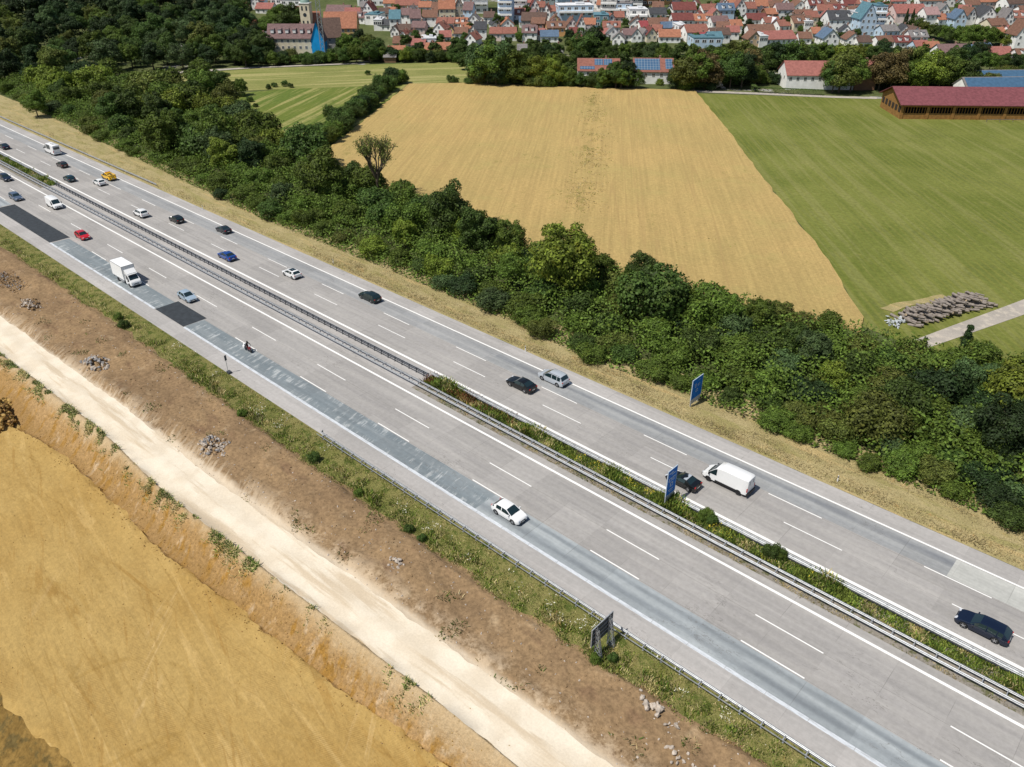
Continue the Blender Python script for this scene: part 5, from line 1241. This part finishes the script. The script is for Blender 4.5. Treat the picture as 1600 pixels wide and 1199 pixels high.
def lofted(kind, o, mat, trim=False):
    t = T[kind]; L, Wd = t['L'], t['W']; xc, xrf, xrr, xgb = t['k']; r = t['r']; ra = r+.065; z0 = .24 if kind not in ('van', 'vanlow', 'motorhome', 'cab', 'suv', 'pickup') else .32
    st = set([0, .04, .12, L-.12, L-.03, L]) | set(frange(.25, L-.25, .22)) | {xc, xrf, xrr, xgb} | {p for p, _ in t['top']}
    for a, b2 in t['pil']: st |= {a, min(b2, L)}
    for w in t['wh']:
        for f in (-1.001, -.999, -.93, -.8, -.6, -.3, 0, .3, .6, .8, .93, .999, 1.001): st.add(w+f*ra)
    if 'side' in t: st |= set(t['side'])
    st = sorted(s for s in st if 0 <= s <= L); S = [st[0]]
    for s in st[1:]:
        if s-S[-1] > .0009: S.append(s)
    zroof = max(z for _, z in t['top']); zbm = sum(t['belt'])/2
    rings = []; tt = []
    for s in S:
        hw = Wd/2*(1-.20*max(0, 1-s/(.13*L))**2.2-.12*max(0, 1-(L-s)/(.09*L))**2)
        zt = interp(t['top'], s); zb = min(t['belt'][0]+(t['belt'][1]-t['belt'][0])*s/L, zt-.03); q = min(1, max(0, (zt-zb-.03)/(zroof-zbm)))
        zs = z0+.10*max(0, 1-s/.35)+.08*max(0, 1-(L-s)/.35)
        for w in t['wh']:
            if abs(s-w) < ra: zs = max(zs, r+math.sqrt(ra*ra-(s-w)**2)*.98)
        wr = hw*(.94+(t['tum']-.94)*q)
        z1 = max(.46, zs+.02); z2 = max(.68, z1+.03); z2 = min(z2, zb-.01); z1 = min(z1, z2-.01)
        P = [(hw*.95, zs), (hw, z1), (hw*.995, z2), (hw*.965, zb), (wr, zb+(zt-zb)*.93), (wr*.88, zt-.005), (0, zt+.03)]
        x = L/2-s
        rings.append([(x, y, z) for y, z in P]+[(x, -y, z) for y, z in P[:-1][::-1]]); tt.append(q)
    bk = {}
    def put(k, vs): 
        m = bk.setdefault(k, {'v': {}, 'm': MB()}); ids = []
        for p in vs:
            if p not in m['v']: m['v'][p] = len(m['m'].v); m['m'].v.append(p)
            ids.append(m['v'][p])
        m['m'].f.append(tuple(ids)); m['m'].mi.append(0)
    sa, sb = t.get('side', (xc+.12, xgb))
    for i in range(len(S)-1):
        sm_ = (S[i]+S[i+1])/2
        for j in range(12):
            h = j if j < 6 else 11-j; key = 'body'
            if h == 3 and sa < sm_ < sb and not any(a < sm_ < b2 for a, b2 in t['pil']) and (tt[i]+tt[i+1])/2 > .12: key = 'side_windows'+('L' if j < 6 else 'R')
            elif h == 5 and xc < sm_ < xrf-.02: key = 'windscreen'
            elif h == 5 and xrr+.03 < sm_ < xgb-.03: key = 'rear_window'
            elif h == 0 and trim: key = 'lower_trim'
            put(key, (rings[i][j], rings[i+1][j], rings[i+1][j+1], rings[i][j+1]))
    for i, sg in ((0, 1), (-1, -1)):
        put('body', tuple(rings[i]) if sg > 0 else tuple(rings[i][::-1]))
    for k, d in bk.items():
        m = MAT_OF.get(k.rstrip('LR'), mat); nm = {'side_windowsL': 'side_window', 'side_windowsR': 'side_window'}.get(k, k)
        d['m'].build(nm, m, o, 38)
    MB().box((0, 0, z0+.22), (L*.93, Wd*.80, .4)).build('underbody', M['black'], o)
    for w in t['wh']:
        if w > L: continue
        for sg in (-1, 1): wheel(o, L/2-w, sg*(Wd/2-.105), r, dark=(kind in ('van', 'vanlow', 'cab')))
    return t
MAT_OF = {'side_windows': M['glass'], 'windscreen': M['glass'], 'rear_window': M['glass'], 'lower_trim': M['black']}
def details(o, t, kind, mat, roofbar=None):
    L, Wd = t['L'], t['W']; hi = .18 if kind in ('van', 'vanlow', 'motorhome', 'cab') else .06 if kind in ('suv', 'mpv', 'pickup') else 0
    for sg in (-1, 1):
        m = MB(); m.box((L/2-.13, sg*(Wd/2-.33), .67+hi), (.20, .36, .15), rz=-sg*.35); m.build('headlight', M['lampw'], o)
        m = MB(); tz = .88+hi; m.box((-L/2+.06, sg*(Wd/2-.22), tz if kind not in ('van', 'vanlow', 'motorhome') else 1.15), (.12, .26, .15 if kind not in ('van', 'vanlow', 'motorhome') else .5), rz=sg*.3)
        if kind != 'cab': m.build('tail_light', M['lampr'], o)
        m = MB(); xm = L/2-t['k'][0]-.28; m.box((xm, sg*(Wd/2+.09), t['belt'][0]+.10), (.13, .20, .15 if hi < .1 else .34)); m.build('mirror', mat if hi < .1 else M['black'], o)
    MB().box((L/2-.015, 0, .52+hi), (.05, Wd*.42, .20)).build('grille', M['black'], o)
    MB().box((L/2-.01, 0, .34+hi*.5), (.07, Wd*.60, .12)).build('bumper_insert', M['black'], o)
    MB().box((L/2+.02, 0, .44+hi), (.02, .50, .11)).build('number_plate', M['plate'], o)
    if kind != 'cab':
        MB().box((-L/2-.012, 0, .62+hi), (.02, .50, .11)).build('number_plate', M['plate'], o); MB().box((-L/2+.015, 0, .36+hi*.3), (.08, Wd*.70, .16)).build('bumper_insert', M['black'], o)
def vehicle(kind, px_, py_, lane, mat, label, cat='car', name=None, trim=False, extra=None, zc=.75, sunroof=None, s=1.0):
    p = at(px_, py_, zc); near = lane < 64
    o = thing(name or 'car', label, cat, (p.x, lane, .03), 0 if near else math.pi, 'vehicles on the motorway'); t = lofted(kind, o, mat, trim); details(o, t, kind, mat)
    if sunroof: MB().box((t['L']/2-(t['k'][1]+t['k'][2])/2+.15, 0, max(z for _, z in t['top'])+.012), (1.1, t['W']*.58, .03)).build('glass_roof', M['glass'], o)
    if extra: extra(o, t)
    return o
PT = {'navy': paint('navy', (.006, .013, .034), .2), 'black': paint('black', (.005, .006, .007), .0), 'darkgrey': paint('dark_grey', (.035, .04, .05), .5), 'silver': paint('silver', (.50, .54, .58), .25), 'lightblue': paint('light_blue', (.38, .48, .57), .25),
      'white': paint('white', (.78, .78, .77)), 'red': paint('red', (.50, .010, .018)), 'mred': paint('motorcycle_red', (.22, .012, .016)), 'blue': paint('blue', (.012, .065, .30), .3), 'brown': paint('brown', (.055, .032, .028), .4), 'green': paint('dark_green', (.010, .024, .024), .3), 'yellow': paint('yellow', (.80, .46, .01)), 'teal': paint('dark_teal', (.010, .045, .065), .4), 'bluegrey': paint('blue_grey', (.13, .18, .26), .5)}
vehicle('estate', 10, 277, 58.9, PT['navy'], 'dark navy car in the fast lane at the far left picture edge')
vehicle('estate', 26, 307, 55.0, PT['bluegrey'], 'blue grey estate car beside the left black asphalt patch')
vehicle('vanlow', 90, 316, 58.9, PT['white'], 'white panel van driving towards the camera beside the median', 'van', 'panel_van', True, zc=1.1)
vehicle('hatch', 127, 368, 55.0, PT['red'], 'red hatchback ahead of the white panel van')
vehicle('hatch', 291, 463, 55.0, PT['lightblue'], 'light blue hatchback beside the square black asphalt patch')
vehicle('hatch', 797, 798, 51.2, PT['white'], 'white hatchback alone in the pale slow lane')
vehicle('sedan', 4, 229, 69.6, PT['navy'], 'dark blue saloon cut by the left picture edge on the far carriageway')
def mh(o, t):
    L, Wd = t['L'], t['W']
    MB().box((-L/2-.01, 0, 2.0), (.06, 1.5, .62)).build('rear_window', M['glass'], o); MB().box((-L/2-.06, 0, .62), (.14, Wd*.94, .3)).build('bumper', PT['white'], o)
    m = MB(); m.box((-.4, 0, 2.93), (.9, .8, .14)); m.box((-2.1, .3, 2.93), (.6, .6, .14)); m.build('roof_hatch', M['white'], o)
vehicle('motorhome', 79, 233, 77.0, PT['white'], 'white motorhome with dark rear window in the far slow lane', 'motorhome', 'motorhome', True, mh, zc=1.4)
vehicle('hatch', 97, 257, 73.4, PT['brown'], 'dark brown hatchback in the middle lane behind the motorhome')
vehicle('hatch', 102, 280, 69.6, PT['teal'], 'dark teal hatchback beside the far median barrier')
def tow(o, t):
    L = t['L']
    m = MB(); m.box((-1.65, 0, 1.32), (1.7, 1.75, .42)); m.build('equipment_box', PT['yellow'], o)
    m = MB(); m.box((-1.65, 0, 1.56), (1.5, .35, .10)); m.box((-1.2, .5, 1.56), (.5, .3, .09)); m.box((-1.1, .89, 1.32), (.5, .03, .3)); m.box((-2.0, .89, 1.32), (.5, .03, .3)); m.box((-1.1, -.89, 1.32), (.5, .03, .3)); m.box((-2.0, -.89, 1.32), (.5, .03, .3)); m.build('locker_lid', M['black'], o)
    MB().box((.05, 0, 1.80), (.25, 1.25, .14)).build('light_bar', paint('amber', (.75, .28, .01)), o)
    m = MB(); m.tube((-2.2, .5, 1.5), (-2.9, .5, .8), .07); m.tube((-2.2, -.5, 1.5), (-2.9, -.5, .8), .07); m.build('towing_arm', PT['yellow'], o)
vehicle('pickup', 168, 275, 77.0, PT['yellow'], 'yellow breakdown truck with equipment box in the far slow lane', 'tow truck', 'breakdown_truck', True, tow, zc=1.0)
vehicle('hatch', 153, 285, 73.4, PT['white'], 'small white hatchback beside the yellow breakdown truck')
vehicle('suv', 217, 334, 69.7, PT['white'], 'white off-roader with black trim in the far fast lane', trim=True)
vehicle('hatch', 272, 343, 73.3, PT['black'], 'black hatchback right of the white off-roader')
vehicle('coupe', 349, 358, 77.0, PT['darkgrey'], 'dark grey coupe in the far slow lane above the blue car')
vehicle('sedan', 352, 400, 69.7, PT['blue'], 'bright blue saloon beside the far median barrier')
vehicle('hatch', 455, 427, 73.4, PT['white'], 'white car with black glass roof in the far middle lane', sunroof=True)
vehicle('estate', 575, 464, 76.9, PT['green'], 'very dark green estate car alone in the far slow lane')
vehicle('sedan', 812, 601, 73.0, PT['black'], 'black saloon beside the silver people carrier')
def rails(o, t):
    for sg in (-1, 1): MB().box((-.65, sg*.70, 1.74), (2.1, .04, .05)).build('roof_rail', M['alloy'], o)
vehicle('mpv', 863, 591, 77.5, PT['silver'], 'silver people carrier with roof rails on the far edge line', extra=rails)
def roofglare(o, t): MB().box((-.55, 0, 1.345), (.42, t['W']*.70, .05)).build('roof_reflection', PT['silver'], o)  # silver strip stands in for the bright reflection on the roof
vehicle('coupe', 1064, 753, 69.7, PT['black'], 'black coupe with painted roof reflection partly behind the median sign', extra=roofglare)
def vanx(o, t):
    L, Wd = t['L'], t['W']; m = MB()
    for sg in (-1, 1): m.box((-.35, sg*(Wd/2+.0), .58), (3.0, .06, .20))
    m.build('side_moulding', M['black'], o); MB().box((-L/2-.04, 0, .50), (.16, Wd*.98, .32)).build('bumper', M['black'], o)
    MB().box((L/2-.04, 0, .55), (.22, Wd*.80, .34)).build('bumper', M['black'], o)
    for sg in (-1, 1): MB().box((-L/2-.004, sg*.42, 1.95), (.03, .06, .5)).build('door_hinge', M['black'], o)
vehicle('van', 1135, 748, 73.3, PT['white'], 'large white delivery van in the far middle lane', 'van', 'delivery_van', True, vanx, zc=1.2)
vehicle('estate', 1535, 981, 69.9, PT['navy'], 'large navy estate car at the lower right beside the median', s=1)
def boxtruck():
    p = at(192, 432, 1.4); o = thing('box_truck', 'white box truck driving in the dark scraped slow lane', 'truck', (p.x, 51.35, .03), 0, 'vehicles on the motorway')
    cabo = link('cab_mount', None, o); bpy.data.objects.remove(cabo)
    # cab sits at the front
    tmp = link('cab', None, o, (2.45, 0, 0)); 
    t = lofted('cab', tmp, PT['white'], True); details(tmp, t, 'cab', PT['white'])
    for ch in list(tmp.children):
        ch.parent = o; ch.location = (ch.location.x+2.45, ch.location.y, ch.location.z)
    bpy.data.objects.remove(tmp)
    wp = plain('box_white', (.82, .82, .81), .5, var=.03)
    MB().box((-1.15, 0, 2.27), (4.9, 2.3, 2.63)).build('cargo_box', wp, o)
    m = MB()
    for sg in (-1, 1): m.box((-1.15, sg*1.15, 3.58), (4.92, .05, .09)); m.box((-1.15, sg*1.15, .98), (4.92, .05, .09))
    for xx in (-3.6, 1.3):
        m.box((xx, 0, 3.58), (.05, 2.34, .09))
        for sg in (-1, 1): m.box((xx, sg*1.15, 2.27), (.06, .06, 2.6))
    m.build('box_edging', M['steel'], o)
    m = MB(); m.prism([(-.9, 2.28), (.9, 2.28), (.85, 2.5), (-.85, 2.5)], 2.0, 2.6); m.build('deflector_base', PT['white'], o)
    m = MB(); m.add([(2.75, -.88, 2.30), (2.75, .88, 2.30), (1.62, .95, 3.05), (1.62, -.95, 3.05), (1.55, -.95, 2.25), (1.55, .95, 2.25)], [(0, 1, 2, 3), (1, 5, 2), (0, 3, 4), (3, 2, 5, 4), (0, 4, 5, 1)]); m.build('wind_deflector', PT['white'], o)
    MB().box((-.6, 0, .78), (5.4, .9, .26)).build('chassis', M['black'], o)
    for sg in (-1, 1): wheel(o, -1.7, sg*.98, .37, .25, True); MB().box((-.1, sg*1.05, .62), (2.0, .05, .35)).build('side_guard', M['steel'], o)
    MB().box((-3.42, 0, .62), (.1, 2.1, .14)).build('rear_bumper', M['black'], o)
boxtruck()
# motorcycle and rider
def moto():
    p = at(381, 549, .4); x, y = p.x, 52.0
    o = thing('motorcycle', 'red and white motorcycle carrying a rider in the scraped lane', 'motorcycle', (x, y, .03), 0, 'vehicles on the motorway')
    for wx in (-.72, .72): wheel(o, wx, 0, .31, .14, True)
    red = PT['mred']
    m = MB(); m.box((.05, 0, .78), (.62, .30, .28), taper=.8); m.build('fuel_tank', red, o)
    m = MB(); m.add([(.85, 0, .75), (.45, -.24, .95), (.45, .24, .95), (.62, -.16, 1.12), (.62, .16, 1.12), (.4, -.22, .45), (.4, .22, .45)], [(0, 1, 3), (0, 4, 2), (0, 3, 4), (0, 5, 1), (0, 2, 6), (1, 5, 6, 2), (1, 2, 4, 3), (0, 6, 5)]); m.build('fairing', red, o)
    MB().add([(.66, -.15, 1.08), (.66, .15, 1.08), (.50, .12, 1.32), (.50, -.12, 1.32), (.63, -.15, 1.07), (.63, .15, 1.07), (.47, .12, 1.31), (.47, -.12, 1.31)], [(0, 1, 2, 3), (7, 6, 5, 4), (0, 4, 5, 1), (3, 2, 6, 7), (0, 3, 7, 4), (1, 5, 6, 2)]).build('windscreen', M['white'], o)
    MB().box((-.42, 0, .82), (.75, .26, .12)).build('seat', M['black'], o); MB().box((0, 0, .48), (.6, .34, .4)).build('engine', M['steeld'], o)
    m = MB(); m.box((-.82, 0, .98), (.36, .42, .30), taper=.9); m.build('top_case', M['white'], o)
    for sg in (-1, 1): MB().box((-.7, sg*.30, .68), (.45, .18, .34)).build('pannier', M['white'] if sg < 0 else M['black'], o)
    m = MB(); m.tube((.45, -.36, 1.05), (.45, .36, 1.05), .02); m.build('handlebar', M['black'], o)
    for sg in (-1, 1): MB().tube((.45, sg*.09, 1.05), (.72, sg*.09, .31), .03).build('fork', M['steel'], o)
    # rider: one skinned body
    J = {'pel': (-.30, 0, .98, .16), 'wa': (-.22, 0, 1.18, .15), 'ch': (-.08, 0, 1.40, .18), 'ne': (.0, 0, 1.54, .08), 'he': (.05, 0, 1.68, .10)}
    for s_, sg in (('l', 1), ('r', -1)):
        J['sh'+s_] = (-.04, sg*.19, 1.46, .08); J['el'+s_] = (.16, sg*.34, 1.24, .055); J['wr'+s_] = (.40, sg*.33, 1.09, .038); J['hd'+s_] = (.47, sg*.31, 1.07, .045)
        J['hp'+s_] = (-.28, sg*.12, .95, .11); J['kn'+s_] = (.12, sg*.24, .82, .075); J['an'+s_] = (-.12, sg*.24, .45, .05); J['to'+s_] = (.06, sg*.25, .38, .04)
    E = [('pel', 'wa'), ('wa', 'ch'), ('ch', 'ne'), ('ne', 'he')]
    for s_ in 'lr': E += [('ch', 'sh'+s_), ('sh'+s_, 'el'+s_), ('el'+s_, 'wr'+s_), ('wr'+s_, 'hd'+s_), ('pel', 'hp'+s_), ('hp'+s_, 'kn'+s_), ('kn'+s_, 'an'+s_), ('an'+s_, 'to'+s_)]
    ks = list(J); me = bpy.data.meshes.new('body'); me.from_pydata([J[k][:3] for k in ks], [(ks.index(a), ks.index(b_)) for a, b_ in E], []); me.materials.append(plain('black_leather', (.014, .014, .016), .5, var=0))
    r = thing('person', 'person in black leathers and dark helmet riding the motorcycle', 'person', (x, y, .03))
    bo = link('body', me, r); sk = bo.modifiers.new('skin', 'SKIN')
    for i, k in enumerate(ks): me.skin_vertices[0].data[i].radius = (J[k][3], J[k][3])
    me.skin_vertices[0].data[0].use_root = True; sb = bo.modifiers.new('sub', 'SUBSURF'); sb.levels = sb.render_levels = 2
    m = MB(); n = 12; vs = []; 
    for i in range(1, 8):
        t = math.pi*i/8
        for j in range(n): a = 2*math.pi*j/n; vs.append((.07+.155*math.sin(t)*math.cos(a), .13*math.sin(t)*math.sin(a), 1.72+.15*math.cos(t)))
    m.add(vs, [(i*n+j, i*n+(j+1) % n, (i+1)*n+(j+1) % n, (i+1)*n+j) for i in range(6) for j in range(n)]+[tuple(range(n))[::-1], tuple(range(6*n, 7*n))]); m.build('helmet', M['black'], r, 60)
    # hands closed on the grips
    for sg in (-1, 1):
        h = MB()
        for f in range(4): h.tube((.44, sg*(.27+.022*f), 1.085), (.49, sg*(.27+.022*f), 1.04), .012, .009, 6)
        h.tube((.43, sg*.255, 1.06), (.46, sg*.25, 1.02), .013, .010, 6); h.build('glove', M['black'], r)
moto()
# parked cars by the riding hall
for a, c, col, s_, yw in ((1399, 137, 'white', 'white car parked under the trees behind the riding hall', 20), (1394, 142, 'lightblue', 'pale blue car parked in front of the white one behind the riding hall', 5), (1412, 141, 'red', 'red car parked between the pale cars behind the riding hall', 60), (1426, 143, 'silver', 'silver car parked right of the red car behind the riding hall', 40)):
    p = at(a, c, .6); o = thing('car', s_, 'car', (p.x, p.y, .05), YAW0+R(yw), 'cars parked behind the riding hall'); t = lofted('hatch', o, PT[col]); details(o, t, 'hatch', PT[col])
p = at(1120, 140, 0)
# ------------------------------------------------------------------ log pile, heaps, stones
def stone(m, c, s, rr_, mi=0, flat=.7):
    bm = bmesh.new(); bmesh.ops.create_icosphere(bm, subdivisions=1, radius=1)
    q = Matrix.Rotation(rr_.uniform(0, 6.28), 3, Vector((rr_.uniform(-1, 1), rr_.uniform(-1, 1), rr_.uniform(-1, 1))).normalized()); d = (rr_.uniform(.6, 1.3), rr_.uniform(.5, 1.0), rr_.uniform(.35, flat))
    vs = [tuple(Vector(c)+q @ Vector((v.co.x*s*d[0], v.co.y*s*d[1], v.co.z*s*d[2]))*rr_.uniform(.8, 1.15)) for v in bm.verts]
    m.add(vs, [tuple(v.index for v in f.verts) for f in bm.faces], mi); bm.free()
def logs():
    a = Vector((-32.6, 132.0, 0)); b_ = Vector((-25.6, 149.5, 0)); u = (b_-a).normalized(); w = Vector((-u.y, u.x, 0)); L = (b_-a).length; rr_ = random.Random(4); ms = []
    for i in range(8):
        m = MB(); l = rr_.uniform(1.3, 2.3); r0 = rr_.uniform(.13, .27); m.tube((0, -l/2, 0), (0, l/2, 0), r0, r0*rr_.uniform(.75, .95), 9, cap=False); me_ = m
        n = len(m.v)//2; m.f.append(tuple(range(n))[::-1]); m.mi.append(1); m.f.append(tuple(range(n, 2*n))); m.mi.append(1); ms.append(m.mesh('log', [M['wood'], M['woodend']]))
    for i in range(270):
        t = rr_.uniform(0, 1)**.9; s_ = rr_.uniform(-1, 1); hm = 2.3*(1-s_*s_)*min(1, (t+.05)*6, (1.05-t)*6); z = .2+rr_.uniform(0.25, 1)*hm
        c = a+u*(t*L)+w*(s_*1.9); o = link('log', ms[i % 8], None, (c.x, c.y, z)); o.rotation_euler = (rr_.uniform(-.14, .14)-s_*.2, rr_.uniform(-.12, .12), math.atan2(u.x, -u.y)+math.pi/2+rr_.gauss(.30, .22) if rr_.random() < .9 else rr_.uniform(0, 3.1))
        tag(o, 'grey cut log in the big pile beside the concrete farm path', 'log', 'logs of the pile by the farm path')
    m = MB(); rr_ = random.Random(8)
    for i in range(60): stone(m, (a.x-.6+rr_.gauss(0, .6)-.1*i/10, a.y-1.2+rr_.gauss(0, 1.0), rr_.uniform(.1, .6)), rr_.uniform(.18, .42), rr_, 0, .3)
    tag(m.build('crumpled_sheeting', M['tarp']), 'crumpled white sheeting heaped at the lower end of the log pile', 'sheeting')
logs()
def heap(px_, py_, rx, ry, h, n, s0, s1, mats, label, seed):
    p = at(px_, py_); rr_ = random.Random(seed); m = MB()
    for i in range(n):
        a = rr_.uniform(0, 6.28); q = math.sqrt(rr_.random())*1.05*(1+.45*math.sin(a*2+seed)*math.cos(a*3)); x = p.x+rx*q*math.cos(a); y = p.y+ry*q*math.sin(a)
        stone(m, (x, y, Hw(x, y)+h*max(0, 1-q*q)*rr_.uniform(.6, 1)), rr_.uniform(s0, s1), rr_, rr_.randrange(len(mats)))
    tag(m.build('rubble_heap', mats), label, 'rubble heap', 'rubble heaps on the brown soil')
heap(150, 566, 2.6, 1.5, .7, 110, .12, .5, [M['stoneg'], M['stone'], M['soil']], 'grey slab rubble heap between the gravel track and the bare soil', 1)
heap(330, 698, 2.3, 1.5, .6, 200, .08, .32, [M['stone'], M['stone'], M['stoneg'], M['soil']], 'pale round rubble heap beside the gravel track', 2)
heap(12, 440, 5.5, 2.0, .9, 420, .06, .22, [M['stoneg'], M['soil'], M['soil']], 'long grey gravel heap at the left picture edge', 3)
heap(47, 478, 2.6, 1.4, 1.0, 170, .08, .3, [M['soil'], M['stone']], 'small brown rubble heap below the long gravel heap', 4)
heap(-2, 655, 5.0, 2.0, 2.6, 500, .15, .5, [M['ditch'], M['pit'], M['bank']], 'ochre lump of clods at the left edge of the excavation', 5)
heap(618, 878, 1.0, .7, .3, 22, .1, .35, [M['stone']], 'few loose stones in the middle of the bare soil', 6)
heap(1022, 1112, 1.8, .8, .4, 26, .12, .45, [M['stone']], 'loose pale stones below the lattice mast sign', 7)
heap(1060, 1190, 1.6, .8, .3, 18, .1, .3, [M['stone']], 'loose stones at the bottom picture edge', 8)
heap(1118, 138, 3.0, 2.0, 3.5, 120, .3, .8, [M['stone'], M['track']], 'pale stone heap between the trees beside the field lane', 9)
def crumbs(name, n, f, s0, s1, mats, label, seed):
    rr_ = random.Random(seed); m = MB(); k = 0
    while k < n:
        q = f(rr_)
        if not q: continue
        x, y = q; stone(m, (x, y, Hw(x, y)+.01), rr_.uniform(s0, s1), rr_, rr_.randrange(len(mats))); k += 1
    tag(m.build(name, mats), label, 'stones', kind='stuff')
crumbs('loose_clods', 1500, lambda r: (lambda x: (x, r.uniform(interp(TRK_U, x), interp(VERGE, x)-.5)))(r.uniform(-150, 0)), .04, .16, [M['soil'], M['stone'], M['soil']], 'loose clods and stones on the bare soil', 11)
crumbs('slope_clods', 1800, lambda r: (lambda x: (x, interp(TOE, x)+r.gauss(.4, 1.0)))(r.uniform(-118, -10)), .03, .12, [M['bank'], M['pit']], 'clay clods at the foot of the clay slope', 12)
crumbs('floor_clods', 500, lambda r: (lambda x: (x, r.uniform(2, interp(TOE, x))))(r.uniform(-118, -10)), .03, .10, [M['pit'], M['bank']], 'small clods on the excavation floor', 13)
# a few pieces of roadside litter
# ------------------------------------------------------------------ labels that single out the repeats
def resolve(items, fmt):
    g = {}
    for it in items: g.setdefault(it[0], []).append(it)
    for k, L in g.items():
        L.sort(key=lambda q: q[1])
        for i, (_, _, o) in enumerate(L): o['label'] = fmt(k, i, len(L))
def vfmt(k, i, n):
    d, z = k
    if n == 1: return f"{d} {z}"
    return f"{ordw(i)} {d} from left {z}" if i else f"leftmost {d} {z}"
resolve([((d, z), p[0], o) for o, d, z, p in VEG], vfmt)
resolve([((d, r_), x, o) for o, d, r_, x in HOUSES], lambda k, i, n: f"{ordw(i)+' ' if n > 1 else ''}{k[0]}{' from left' if n > 1 and i else ''} in the {k[1]} town row")
